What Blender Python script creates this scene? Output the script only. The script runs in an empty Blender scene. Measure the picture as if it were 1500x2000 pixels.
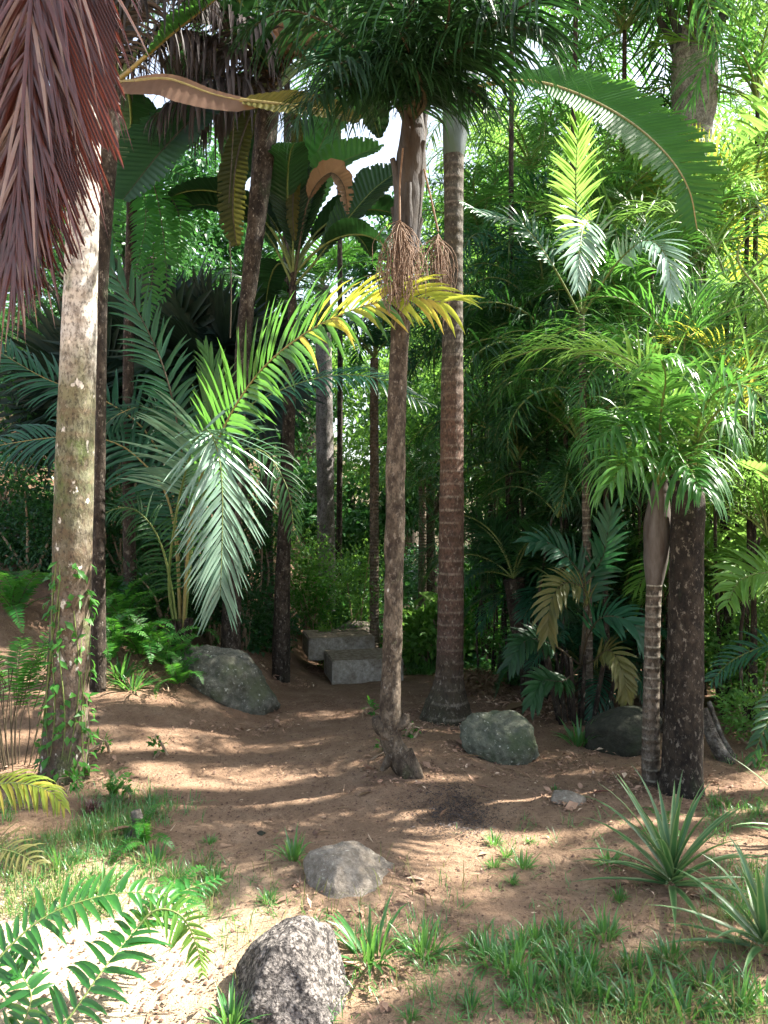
import bpy, math, random
import numpy as np
from mathutils import Vector, Matrix, Quaternion

# ------------------------------------------------------------------ camera, sky, sun, exposure
C = bpy.context.scene
COL = C.collection
FPX, CAMZ = 1505.0, 1.6
cd = bpy.data.cameras.new("camera"); cam = bpy.data.objects.new("camera", cd); COL.objects.link(cam)
cam.location = (0, 0, CAMZ); cam.rotation_euler = (math.radians(90), 0, 0)
cd.sensor_fit = 'VERTICAL'; cd.sensor_height = 36.0; cd.lens = 36.0 * FPX / 2000.0
cd.clip_start = 0.05; cd.clip_end = 2000
C.camera = cam
SUN_AZ, SUN_EL = math.radians(74), math.radians(48)      # azimuth clockwise from +Y
world = bpy.data.worlds.new("World"); C.world = world; world.use_nodes = True
wn = world.node_tree; wn.nodes.clear()
sky = wn.nodes.new("ShaderNodeTexSky"); sky.sky_type = 'NISHITA'; sky.sun_disc = False
sky.sun_elevation = SUN_EL; sky.sun_rotation = SUN_AZ; sky.dust_density = 2.5; sky.air_density = 1.0
bg = wn.nodes.new("ShaderNodeBackground"); bg.inputs["Strength"].default_value = 0.085
wo = wn.nodes.new("ShaderNodeOutputWorld")
hs_ = wn.nodes.new('ShaderNodeHueSaturation'); hs_.inputs['Saturation'].default_value = .6; hs_.inputs['Value'].default_value = 1.1
wn.links.new(sky.outputs[0], hs_.inputs['Color']); wn.links.new(hs_.outputs[0], bg.inputs[0]); wn.links.new(bg.outputs[0], wo.inputs[0])
sl = bpy.data.lights.new("sun", 'SUN'); sl.energy = 5.0; sl.angle = math.radians(0.8); sl.color = (1, .94, .84)
sun = bpy.data.objects.new("sun", sl); COL.objects.link(sun)
SD = Vector((math.sin(SUN_AZ)*math.cos(SUN_EL), math.cos(SUN_AZ)*math.cos(SUN_EL), math.sin(SUN_EL)))
sun.rotation_euler = SD.to_track_quat('Z', 'Y').to_euler(); sun.location = SD * 60
C.view_settings.view_transform = 'Standard'; C.view_settings.look = 'None'
C.view_settings.exposure = 2.45; C.view_settings.gamma = 1
C.cycles.use_denoising = True
C.cycles.max_bounces = 8; C.cycles.diffuse_bounces = 5; C.cycles.transmission_bounces = 4; C.cycles.glossy_bounces = 3
C.cycles.sample_clamp_indirect = 8
C.cycles.use_adaptive_sampling = True; C.cycles.adaptive_threshold = 0.02
R = np.random.default_rng(7)
A = lambda *v: np.array(v, float)

# ------------------------------------------------------------------ noise and terrain
def _h(i, j, k=0, s=0):
    n = (i*374761393 + j*668265263 + k*1274126177 + s*974711) & 0x7fffffff
    n = (n ^ (n >> 13)) * 1274126177 & 0x7fffffff
    return ((n ^ (n >> 16)) & 0xffff) / 65535.0
def noise3(x, y, z, s=0):
    x, y, z = np.asarray(x, float), np.asarray(y, float), np.asarray(z, float)
    i, j, k = np.floor(x).astype(np.int64), np.floor(y).astype(np.int64), np.floor(z).astype(np.int64)
    u, v, w = x-i, y-j, z-k
    u, v, w = u*u*(3-2*u), v*v*(3-2*v), w*w*(3-2*w)
    r = 0
    for a in (0, 1):
        for b in (0, 1):
            for c in (0, 1):
                r = r + _h(i+a, j+b, k+c, s)*(u if a else 1-u)*(v if b else 1-v)*(w if c else 1-w)
    return r*2-1
def noise2(x, y, s=0): return noise3(x, y, np.zeros_like(np.asarray(x, float))+.5, s)
def sst(a, b, x):
    t = np.clip((x-a)/(b-a), 0, 1); return t*t*(3-2*t)
def ground(x, y):
    x = np.asarray(x, float); y = np.asarray(y, float)
    z = -0.25*sst(5.8, 9.5, y)*sst(-1.6, -.4, x)
    up = np.maximum(0, -x-0.75)
    z = z + 0.42*up*sst(4.2, 6.6, y)*sst(0, .6, up) / (1+.05*up)
    z = z + 0.30*np.maximum(0, y-8)*sst(-0.8, -3.0, x)*sst(60, 20, y)
    z = z + .12*np.exp(-((x-.1)/.5)**2-((y-4.9)/.6)**2)                       # roots' mound
    z = z + .10*sst(-.5, -1.6, x)*sst(5.2, 3.4, y)*sst(2., 3., y)
    z = z + .05*noise2(x*.7, y*.7, 1) + .02*noise2(x*2.3, y*2.3, 2)
    z = z + sst(25, 120, y)*(6+5*noise2(x*.02, y*.02, 5)) * 1.0
    return z
def gz(x, y): return float(ground(x, y))
def P(px, py, Y): return A((px-750)/FPX*Y, Y, CAMZ-(py-1000)/FPX*Y)
def G(px, py):                                                     # where the sight line meets the ground
    ys = np.linspace(1.6, 60, 6000)
    zz = CAMZ-(py-1000)/FPX*ys; g = ground((px-750)/FPX*ys, ys)
    k = np.argmax(zz < g) if (zz < g).any() else len(ys)-1
    Y = ys[k]; x = (px-750)/FPX*Y
    return A(x, Y, gz(x, Y))

# ------------------------------------------------------------------ materials
class NT:
    def __init__(s, m): s.t = m.node_tree; s.n = s.t.nodes; s.l = s.t.links
    def new(s, k, **kw):
        n = s.n.new(k)
        for a, b in kw.items(): setattr(n, a, b)
        return n
    def link(s, a, b): s.l.new(a, b)
    def ramp(s, fac, stops):
        r = s.new("ShaderNodeValToRGB"); e = r.color_ramp.elements
        while len(e) < len(stops): e.new(.5)
        for q, (p, c) in zip(e, stops): q.position = p; q.color = (*c, 1)
        s.link(fac, r.inputs[0]); return r.outputs[0]
    def noise(s, vec, scale, detail=4, rough=.6):
        n = s.new("ShaderNodeTexNoise"); n.inputs["Scale"].default_value = scale
        n.inputs["Detail"].default_value = detail; n.inputs["Roughness"].default_value = rough
        s.link(vec, n.inputs["Vector"]); return n.outputs["Fac"]
    def mix(s, f, a, b, mode='MIX'):
        m = s.new("ShaderNodeMix", data_type='RGBA', blend_type=mode)
        for v, i in ((f, 0), (a, 6), (b, 7)):
            if hasattr(v, 'is_linked'): s.link(v, m.inputs[i])
            elif i == 0: m.inputs[0].default_value = v
            else: m.inputs[i].default_value = (*v, 1)
        return m.outputs[2]
    def math(s, op, a, b):
        m = s.new("ShaderNodeMath", operation=op)
        for v, i in ((a, 0), (b, 1)):
            if hasattr(v, 'is_linked'): s.link(v, m.inputs[i])
            else: m.inputs[i].default_value = v
        return m.outputs[0]
    def map(s, v, a, b, c, d):
        m = s.new("ShaderNodeMapRange"); s.link(v, m.inputs[0])
        for i, q in enumerate((a, b, c, d)): m.inputs[i+1].default_value = q
        return m.outputs[0]
    def bump(s, h, st, dist):
        b = s.new("ShaderNodeBump"); b.inputs["Strength"].default_value = st; b.inputs["Distance"].default_value = dist
        s.link(h, b.inputs["Height"]); return b.outputs[0]
def mat(name):
    m = bpy.data.materials.new(name); m.use_nodes = True
    return m, NT(m), m.node_tree.nodes["Principled BSDF"]
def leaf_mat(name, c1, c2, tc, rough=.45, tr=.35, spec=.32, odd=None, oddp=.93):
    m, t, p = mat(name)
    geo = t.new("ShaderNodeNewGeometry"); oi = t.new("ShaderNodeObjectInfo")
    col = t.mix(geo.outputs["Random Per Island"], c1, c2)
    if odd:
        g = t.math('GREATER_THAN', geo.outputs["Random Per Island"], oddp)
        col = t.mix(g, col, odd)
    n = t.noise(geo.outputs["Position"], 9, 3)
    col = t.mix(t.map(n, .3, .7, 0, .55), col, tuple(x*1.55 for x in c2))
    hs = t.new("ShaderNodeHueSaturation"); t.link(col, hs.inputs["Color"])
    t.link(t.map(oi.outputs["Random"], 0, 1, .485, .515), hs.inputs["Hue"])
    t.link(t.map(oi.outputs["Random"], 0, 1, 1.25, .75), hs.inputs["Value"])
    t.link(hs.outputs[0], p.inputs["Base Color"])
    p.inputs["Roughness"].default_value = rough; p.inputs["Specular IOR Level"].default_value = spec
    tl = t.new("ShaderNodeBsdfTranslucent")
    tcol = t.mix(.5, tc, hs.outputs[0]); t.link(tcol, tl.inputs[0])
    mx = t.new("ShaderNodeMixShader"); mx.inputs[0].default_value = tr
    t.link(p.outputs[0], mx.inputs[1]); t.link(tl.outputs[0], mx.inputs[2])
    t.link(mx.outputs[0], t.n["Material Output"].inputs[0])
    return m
M = {}
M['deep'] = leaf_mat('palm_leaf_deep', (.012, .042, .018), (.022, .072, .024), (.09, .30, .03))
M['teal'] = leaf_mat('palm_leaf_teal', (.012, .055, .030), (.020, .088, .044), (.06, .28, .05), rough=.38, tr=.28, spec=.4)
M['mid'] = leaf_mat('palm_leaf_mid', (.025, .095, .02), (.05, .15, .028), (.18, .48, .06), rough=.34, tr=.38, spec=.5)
M['lime'] = leaf_mat('palm_leaf_lime', (.07, .18, .03), (.12, .24, .04), (.34, .60, .12), tr=.45)  # light green; also stands in for sunlight on the right-edge palms
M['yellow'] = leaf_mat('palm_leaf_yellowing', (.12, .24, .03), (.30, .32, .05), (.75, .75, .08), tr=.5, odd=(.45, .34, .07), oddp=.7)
M['sunsheen'] = leaf_mat('palm_leaf_sun_sheen', (.13, .235, .165), (.20, .32, .235), (.15, .38, .15), rough=.27, tr=.2, spec=.9)  # pale leaf colour with the white sun sheen of lit fronds painted in
M['bronze'] = leaf_mat('palm_leaf_bronze', (.06, .075, .022), (.11, .105, .035), (.25, .25, .05), rough=.45, tr=.3)
M['fern'] = leaf_mat('fern_leaf', (.016, .085, .014), (.035, .14, .022), (.18, .55, .04), tr=.42)
M['fernd'] = leaf_mat('fern_leaf_glossy', (.012, .06, .012), (.028, .115, .02), (.12, .42, .03), rough=.3, tr=.3, spec=.6)
M['grass'] = leaf_mat('grass_blade', (.03, .11, .03), (.07, .20, .05), (.25, .55, .07), spec=.8, rough=.32, tr=.4)
M['dgrass'] = leaf_mat('grass_dry', (.20, .16, .07), (.12, .16, .05), (.4, .35, .12), rough=.7, tr=.3)
M['bright'] = leaf_mat('tree_leaf_bright', (.05, .15, .04), (.09, .22, .05), (.35, .62, .08), tr=.45)  # light leaf colour, also standing in for sunlight on shrubs and far trees
M['broad'] = leaf_mat('broad_leaf_dark', (.016, .06, .024), (.03, .10, .03), (.12, .38, .06), rough=.35, tr=.3)
M['dead'] = leaf_mat('dead_leaf_brown', (.09, .05, .03), (.19, .12, .07), (.25, .13, .06), rough=.75, tr=.15, spec=.2)
M['darkdead'] = leaf_mat('dead_leaf_dark', (.02, .017, .018), (.06, .048, .045), (.08, .05, .03), rough=.7, tr=.1, spec=.3)
M['red'] = leaf_mat('dead_leaf_red', (.030, .010, .009), (.095, .026, .020), (.34, .06, .03), rough=.34, tr=.2, spec=.8, odd=(.30, .21, .17), oddp=.86)
M['grey'] = leaf_mat('dead_leaf_grey', (.09, .055, .048), (.22, .15, .13), (.30, .16, .10), rough=.42, tr=.2, spec=.3, odd=(.10, .05, .05), oddp=.7)
M['pink'] = leaf_mat('dead_leaf_tan', (.11, .065, .042), (.16, .10, .065), (.25, .14, .07), rough=.6, tr=.2)
M['mottle'] = leaf_mat('leaf_mottled_yellow', (.02, .035, .010), (.11, .09, .018), (.4, .35, .04), rough=.45, tr=.4)
M['shade'] = leaf_mat('palm_leaf_shaded', (.008, .028, .012), (.016, .05, .018), (.04, .14, .02), tr=.16, spec=.35)  # darker copy of the deep leaf: canopy shade put into the colour
M['arch'] = leaf_mat('big_leaf_green', (.02, .075, .016), (.03, .10, .02), (.20, .50, .04), rough=.5, tr=.42, spec=.25)
M['mottled'] = leaf_mat('leaf_mottled_olive', (.012, .022, .008), (.05, .05, .012), (.25, .25, .03), rough=.5, tr=.3, spec=.2)
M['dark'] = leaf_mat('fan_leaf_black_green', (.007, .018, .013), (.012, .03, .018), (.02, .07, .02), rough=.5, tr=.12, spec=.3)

def plain(name, c1, c2, scale=20, rough=.8, bump=.4, dist=.01, c3=None, sp=.3, str_=(1, 1, 1)):
    m, t, p = mat(name)
    tc = t.new("ShaderNodeTexCoord"); mp = t.new("ShaderNodeMapping"); mp.inputs["Scale"].default_value = str_
    t.link(tc.outputs["Object"], mp.inputs[0]); v = mp.outputs[0]
    n = t.noise(v, scale, 6); n2 = t.noise(v, scale*.23, 4)
    col = t.mix(t.map(n, .35, .65, 0, 1), c1, c2)
    if c3: col = t.mix(t.map(n2, .5, .62, 0, 1), col, c3)
    t.link(col, p.inputs["Base Color"]); p.inputs["Roughness"].default_value = rough
    p.inputs["Specular IOR Level"].default_value = sp
    t.link(t.bump(n, bump, dist), p.inputs["Normal"]); return m
M['stalk'] = plain('frond_stalk_green', (.10, .15, .04), (.16, .19, .06), 30, .5)
M['stalky'] = plain('frond_stalk_olive', (.20, .17, .05), (.28, .22, .09), 30, .5)
M['stalkd'] = plain('frond_stalk_dark', (.04, .035, .02), (.08, .06, .035), 30, .6)
M['shaft'] = plain('crownshaft_pale', (.12, .15, .155), (.05, .065, .06), 14, .45, .3, .004, (.06, .085, .05), str_=(1, 1, .25))
M['shaftb'] = plain('crownshaft_brown', (.12, .11, .10), (.045, .03, .022), 16, .6, .8, .012, (.05, .05, .025), str_=(1, 1, .2))
M['boots'] = plain('leaf_base_bark', (.085, .085, .088), (.022, .019, .016), 13, .85, 1, .02, (.055, .042, .03), str_=(1, 1, .3))
M['broom'] = plain('dried_flower_stalk', (.17, .11, .08), (.28, .20, .14), 30, .8)
M['litter'] = leaf_mat('leaf_litter_mix', (.10, .06, .04), (.28, .19, .12), (.1, .05, .03), rough=.85, tr=.05, spec=.2, odd=(.5, .4, .28), oddp=.93)
M['crumb'] = plain('soil_crumb', (.07, .04, .03), (.16, .10, .07), 60, .95)
M['twig'] = plain('twig_bark', (.20, .14, .09), (.36, .27, .18), 40, .85)

def bark(name, stops, ring=0, ringcol=(.5, .45, .4), moss=None, white=None, rs=.03, zbands=None, vert=.6, roughness=.85, bumpd=.015, ringd=.35):
    """stops: noise ramp colours. zbands: [(z, colour)] tint by height on the trunk (its real wear)."""
    m, t, p = mat(name)
    tc = t.new("ShaderNodeTexCoord"); mp = t.new("ShaderNodeMapping"); mp.inputs["Scale"].default_value = (1, 1, vert)
    t.link(tc.outputs["Object"], mp.inputs[0]); v = mp.outputs[0]
    n = t.noise(v, 18, 7, .65); nb = t.noise(v, 5, 4); nf = t.noise(v, 70, 3)
    col = t.ramp(n, [(.5+(a-.5)*.55, tuple(q*.68 for q in b)) for a, b in stops])
    col = t.mix(t.map(t.noise(v, 2.6, 5), .42, .6, 0, .55), col, tuple(q*.38 for q in stops[0][1]))
    sx = t.new("ShaderNodeSeparateXYZ"); t.link(tc.outputs["Object"], sx.inputs[0])
    if zbands:
        zz = t.math('ADD', sx.outputs[2], t.map(nb, 0, 1, -.45, .45))
        zc = t.ramp(t.map(zz, 0, 6, 0, 1), [(z/6, c) for z, c in zbands])
        col = t.mix(.78, col, zc); col = t.mix(t.map(n, .40, .52, .55, 0), col, tuple(q*.5 for q in stops[0][1]))
    h = n
    if ring:
        w = t.new("ShaderNodeTexWave", wave_type='BANDS', bands_direction='Z', wave_profile='SIN')
        w.inputs["Scale"].default_value = ring; w.inputs["Distortion"].default_value = 1.6
        w.inputs["Detail"].default_value = 2; w.inputs["Detail Scale"].default_value = .7
        t.link(tc.outputs["Object"], w.inputs[0])
        k = t.map(w.outputs["Fac"], .86, .99, 0, ringd)
        k = t.math('MULTIPLY', k, t.map(nb, .40, .6, 0, 1))
        col = t.mix(k, col, ringcol)
        h = t.math('ADD', n, t.math('MULTIPLY', w.outputs["Fac"], .5))
    if moss: col = t.mix(t.map(nb, moss[1], moss[1]+.10, 0, .8), col, moss[0])
    if white:
        n3 = t.noise(v, white[2], 3)
        col = t.mix(t.map(n3, white[1], white[1]+.04, 0, .9), col, white[0])
    col = t.mix(t.map(nf, .50, .62, 0, .6), col, (.02, .016, .012)); col = t.mix(t.map(t.noise(v, 42, 5, .7), .56, .64, 0, .4), col, (.30, .26, .21))
    t.link(col, p.inputs["Base Color"]); p.inputs["Roughness"].default_value = roughness; p.inputs["Specular IOR Level"].default_value = .25
    t.link(t.bump(t.math('ADD', h, t.math('MULTIPLY', nf, .3)), .9, bumpd), p.inputs["Normal"])
    return m
M['bark_white'] = bark('bark_white_mottled', [(.3, (.20, .14, .10)), (.5, (.40, .34, .28)), (.7, (.55, .50, .44))], ring=2.3, ringcol=(.16, .10, .06),
    zbands=[(0, (.04, .03, .022)), (.5, (.07, .042, .025)), (1.1, (.085, .058, .034)), (1.6, (.07, .085, .035)), (2.2, (.15, .15, .08)), (2.5, (.58, .55, .50)), (5, (.76, .73, .68))],
    moss=((.07, .10, .03), .56), white=((.62, .58, .52), .64, 16))
M['bark_grey'] = bark('bark_grey_brown', [(.3, (.05, .035, .025)), (.5, (.13, .10, .07)), (.7, (.24, .19, .14))],
    white=((.62, .60, .55), .70, 9), moss=((.05, .07, .025), .60))
M['bark_ring'] = bark('bark_ringed_brown', [(.3, (.06, .04, .03)), (.5, (.10, .065, .048)), (.7, (.17, .12, .09))], ring=3.2, ringcol=(.26, .22, .18),
    zbands=[(0, (.035, .04, .02)), (.5, (.065, .040, .030)), (2.2, (.12, .068, .048)), (3.0, (.06, .055, .042)), (5, (.075, .075, .058))], ringd=.45)
M['bark_dark'] = bark('bark_dark_brown', [(.3, (.02, .014, .010)), (.5, (.055, .040, .028)), (.7, (.11, .085, .062))], moss=((.035, .045, .02), .62), white=((.28, .26, .22), .70, 20))
M['bark_black'] = bark('bark_blackish', [(.3, (.012, .009, .007)), (.5, (.030, .022, .015)), (.7, (.065, .050, .036))], moss=((.025, .035, .014), .60), white=((.20, .18, .15), .72, 20))
M['bark_slim'] = bark('bark_slim_ringed', [(.3, (.08, .065, .045)), (.5, (.15, .12, .09)), (.7, (.24, .20, .16))], ring=5.2, ringcol=(.36, .34, .27), moss=((.08, .09, .04), .62), ringd=.7)
M['bark_tan'] = bark('bark_tan_ringed', [(.3, (.16, .12, .08)), (.5, (.26, .20, .14)), (.7, (.36, .29, .22))], ring=8, ringcol=(.12, .08, .06))
M['bark_pale'] = bark('bark_pale_grey', [(.3, (.20, .18, .17)), (.5, (.34, .31, .30)), (.7, (.46, .43, .42))], moss=((.10, .10, .07), .58))
M['bark_log'] = bark('bark_log_grey', [(.3, (.08, .065, .05)), (.5, (.22, .19, .16)), (.7, (.38, .35, .31))], vert=1, bumpd=.03)

def stone(name, c1, c2, c3, pit=0, moss=None, sc=22, lich=None):
    m, t, p = mat(name)
    tc = t.new("ShaderNodeTexCoord"); v = tc.outputs["Object"]
    n = t.noise(v, sc, 8, .7); nb = t.noise(v, 4, 5); nf = t.noise(v, 90, 4, .7)
    col = t.ramp(n, [(.32, c1), (.5, c2), (.68, c3)])
    h = t.math('ADD', t.math('MULTIPLY', nb, 1.), n)
    if pit:
        vo = t.new("ShaderNodeTexVoronoi"); vo.inputs["Scale"].default_value = 75; t.link(v, vo.inputs["Vector"])
        s = t.map(vo.outputs["Distance"], .15, .55, 1, 0)
        col = t.mix(t.map(t.noise(v, 55, 4, .7), .46, .54, 0, pit), col, (.018, .016, .017))
        col = t.mix(t.math('MULTIPLY', s, t.map(n, .42, .55, 0, .9)), col, (.55, .49, .44))
        h = t.math('ADD', h, t.math('MULTIPLY', nf, 1.2))
    if moss: col = t.mix(t.map(nb, moss[1], moss[1]+.15, 0, .75), col, moss[0])
    if lich:
        col = t.mix(t.map(t.noise(v, 38, 3), lich[1], lich[1]+.04, 0, .8), col, lich[0])
    col = t.mix(t.map(nf, .35, .7, .25, 0), col, (.04, .035, .03))
    t.link(col, p.inputs["Base Color"]); p.inputs["Roughness"].default_value = .9; p.inputs["Specular IOR Level"].default_value = .25
    t.link(t.bump(h, 1, .02), p.inputs["Normal"]); return m
M['rock_pit'] = stone('granite_pitted', (.09, .08, .075), (.20, .18, .165), (.36, .32, .29), pit=.85)
M['rock_grey'] = stone('granite_grey', (.15, .125, .095), (.24, .205, .165), (.34, .30, .25), lich=((.48, .45, .38), .64))
M['rock_moss'] = stone('boulder_mossy', (.05, .055, .04), (.10, .11, .08), (.17, .17, .13), moss=((.05, .075, .03), .48), lich=((.40, .40, .34), .64))
M['rock_slope'] = stone('boulder_lichen', (.045, .05, .036), (.10, .10, .078), (.20, .19, .155), moss=((.08, .095, .045), .5), lich=((.38, .38, .33), .63))
M['rock_dark'] = stone('boulder_dark', (.014, .017, .012), (.028, .03, .02), (.05, .05, .036), moss=((.03, .045, .02), .5))
M['concrete'] = stone('concrete_weathered', (.22, .19, .15), (.40, .36, .30), (.55, .50, .43), moss=((.16, .12, .08), .50))
M['steptop'] = stone('step_top_dirty', (.12, .08, .055), (.24, .18, .13), (.40, .33, .26))

def soil_mat():
    m, t, p = mat('soil_reddish')
    geo = t.new("ShaderNodeNewGeometry"); v = geo.outputs["Position"]
    sx = t.new("ShaderNodeSeparateXYZ"); t.link(v, sx.inputs[0])
    big = t.noise(v, .9, 5); md = t.noise(v, 5, 6, .65); fn = t.noise(v, 45, 6, .7); gr = t.noise(v, 220, 3, .6)
    col = t.ramp(md, [(.36, (.125, .078, .050)), (.5, (.20, .130, .085)), (.64, (.30, .212, .145))])
    # sandier near the viewer, redder up the bank
    near = t.map(sx.outputs[1], 2.2, 6.5, 0, 1)
    col = t.mix(near, t.mix(.5, col, (.40, .28, .18)), t.mix(.5, col, (.155, .083, .052)))
    col = t.mix(t.map(big, .42, .62, 0, .5), col, (.21, .132, .085))
    col = t.mix(t.map(fn, .53, .66, 0, .7), col, (.10, .06, .04))
    col = t.mix(t.map(gr, .62, .72, 0, .6), col, (.05, .035, .03))
    col = t.mix(t.map(gr, .30, .40, .5, 0), col, (.50, .40, .30))
    sand = t.math('MULTIPLY', t.map(sx.outputs[1], 2.9, 3.6, 1, 0), t.map(sx.outputs[0], -.9, -.2, 1, 0))  # paler sand, with the glare of the sun patch put into its colour
    col = t.mix(t.math('MULTIPLY', sand, t.map(md, .3, .6, .55, .9)), col, (.54, .42, .30))
    # bare of plants to the front, dark forest floor far away
    far = t.map(sx.outputs[1], 11, 16, 0, .8)
    col = t.mix(far, col, t.mix(md, (.03, .05, .02), (.10, .08, .05)))
    t.link(col, p.inputs["Base Color"]); p.inputs["Roughness"].default_value = .95; p.inputs["Specular IOR Level"].default_value = .15
    h = t.math('ADD', t.math('MULTIPLY', md, 1.5), t.math('ADD', fn, t.math('MULTIPLY', gr, .35)))
    t.link(t.bump(h, .9, .02), p.inputs["Normal"]); return m
M['soil'] = soil_mat()
def pine_mat():
    return leaf_mat('strap_leaf_striped', (.035, .10, .035), (.055, .14, .045), (.12, .35, .07), rough=.38, tr=.2, spec=.6)
M['strap'] = pine_mat()
M['strape'] = leaf_mat('strap_leaf_pale_edge', (.11, .17, .07), (.15, .21, .09), (.25, .45, .12), rough=.4, tr=.25)
M['path'] = plain('path_grey_dust', (.12, .10, .09), (.20, .17, .15), 40, .9)

# ------------------------------------------------------------------ mesh helpers
class MB:
    def __init__(s): s.v = []; s.f = []; s.m = []; s.n = 0; s.sm = []
    def add(s, v, f, mi=0):
        v = np.asarray(v, float).reshape(-1, 3); f = np.asarray(f, np.int64)
        s.v.append(v); s.f.append(f+s.n); s.m.append(np.full(len(f), mi)); s.n += len(v)
    def mesh(s, name, mats, loc=(0, 0, 0), smooth=True):
        v = np.concatenate(s.v)-np.asarray(loc, float)
        me = bpy.data.meshes.new(name)
        me.vertices.add(len(v)); me.vertices.foreach_set("co", v.astype(np.float32).ravel())
        flat = np.concatenate([f.ravel() for f in s.f]); tot = np.concatenate([np.full(len(f), f.shape[1]) for f in s.f])
        me.loops.add(len(flat)); me.loops.foreach_set("vertex_index", flat.astype(np.int32))
        me.polygons.add(len(tot))
        me.polygons.foreach_set("loop_start", np.concatenate([[0], np.cumsum(tot)[:-1]]).astype(np.int32))
        me.polygons.foreach_set("loop_total", tot.astype(np.int32))
        me.polygons.foreach_set("material_index", np.concatenate(s.m).astype(np.int32))
        for m in (mats if isinstance(mats, (list, tuple)) else [mats]): me.materials.append(M[m] if isinstance(m, str) else m)
        me.update(calc_edges=True); me.validate()
        if smooth: me.polygons.foreach_set("use_smooth", np.ones(len(me.polygons), bool))
        return me
def nrm(a):
    return a/np.maximum(np.linalg.norm(a, axis=-1, keepdims=True), 1e-9)
def tag(o, label=None, cat=None, group=None, kind=None):
    for k, v in (('label', label), ('category', cat), ('group', group), ('kind', kind)):
        if v: o[k] = v
    return o
def link(name, me, parent=None, loc=None):
    o = bpy.data.objects.new(name, me); COL.objects.link(o)
    if parent: o.parent = parent
    if loc is not None: o.location = loc
    return o
def thing(name, label, cat, loc, group=None, kind=None):
    o = bpy.data.objects.new(name, None); COL.objects.link(o); o.location = [float(q) for q in loc]; o.empty_display_size = .1
    return tag(o, label, cat, group, kind)
def resample(pts, n):
    pts = np.asarray(pts, float)
    if len(pts) == 2: return pts[0]+(pts[1]-pts[0])*np.linspace(0, 1, n)[:, None]
    q = np.vstack([2*pts[0]-pts[1], pts, 2*pts[-1]-pts[-2]])
    out = []
    for i in range(len(pts)-1):
        t = np.linspace(0, 1, 24, endpoint=False)[:, None]; a, b, c, d = q[i], q[i+1], q[i+2], q[i+3]
        out.append(.5*((2*b)+(c-a)*t+(2*a-5*b+4*c-d)*t*t+(3*b-a-3*c+d)*t**3))
    out = np.vstack(out+[pts[-1:]])
    s = np.concatenate([[0], np.cumsum(np.linalg.norm(np.diff(out, axis=0), axis=1))])
    u = np.linspace(0, s[-1], n)
    return np.stack([np.interp(u, s, out[:, k]) for k in range(out.shape[1])], 1)
def tangents(p):
    return nrm(np.gradient(p, axis=0))
def tube(mb, pts, rad, sides=8, mi=0, rough=0, cap=True, seed=0, lobes=None):
    pts = np.asarray(pts, float); n = len(pts); rad = np.broadcast_to(np.asarray(rad, float), (n,))
    T = tangents(pts); ref = A(0, 0, 1) if abs(T[:, 2]).mean() < .75 else A(1, 0, 0)
    S = nrm(np.cross(T, ref)); U = np.cross(S, T)
    a = np.linspace(0, 2*np.pi, sides, endpoint=False)
    r = rad[:, None]*np.ones(sides)
    if rough:
        ca, sa = np.cos(a), np.sin(a)
        L = np.concatenate([[0], np.cumsum(np.linalg.norm(np.diff(pts, axis=0), axis=1))])
        r = r*(1+rough*noise3(ca[None]*1.6+7, sa[None]*1.6+3, L[:, None]*5+seed, 3)+rough*.5*noise3(ca[None]*4, sa[None]*4, L[:, None]*14+seed, 4))
    v = pts[:, None]+S[:, None]*(np.cos(a)[None, :, None]*r[..., None])+U[:, None]*(np.sin(a)[None, :, None]*r[..., None])
    i = np.arange(n-1)[:, None]*sides; j = np.arange(sides)[None]; k = (j+1) % sides
    f = np.stack([i+j, i+k, i+k+sides, i+j+sides], -1).reshape(-1, 4)
    mb.add(v.reshape(-1, 3), f, mi)
    if cap:
        mb.add(v[-1], [list(range(sides))], mi); mb.add(v[0][::-1], [list(range(sides))], mi)
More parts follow.
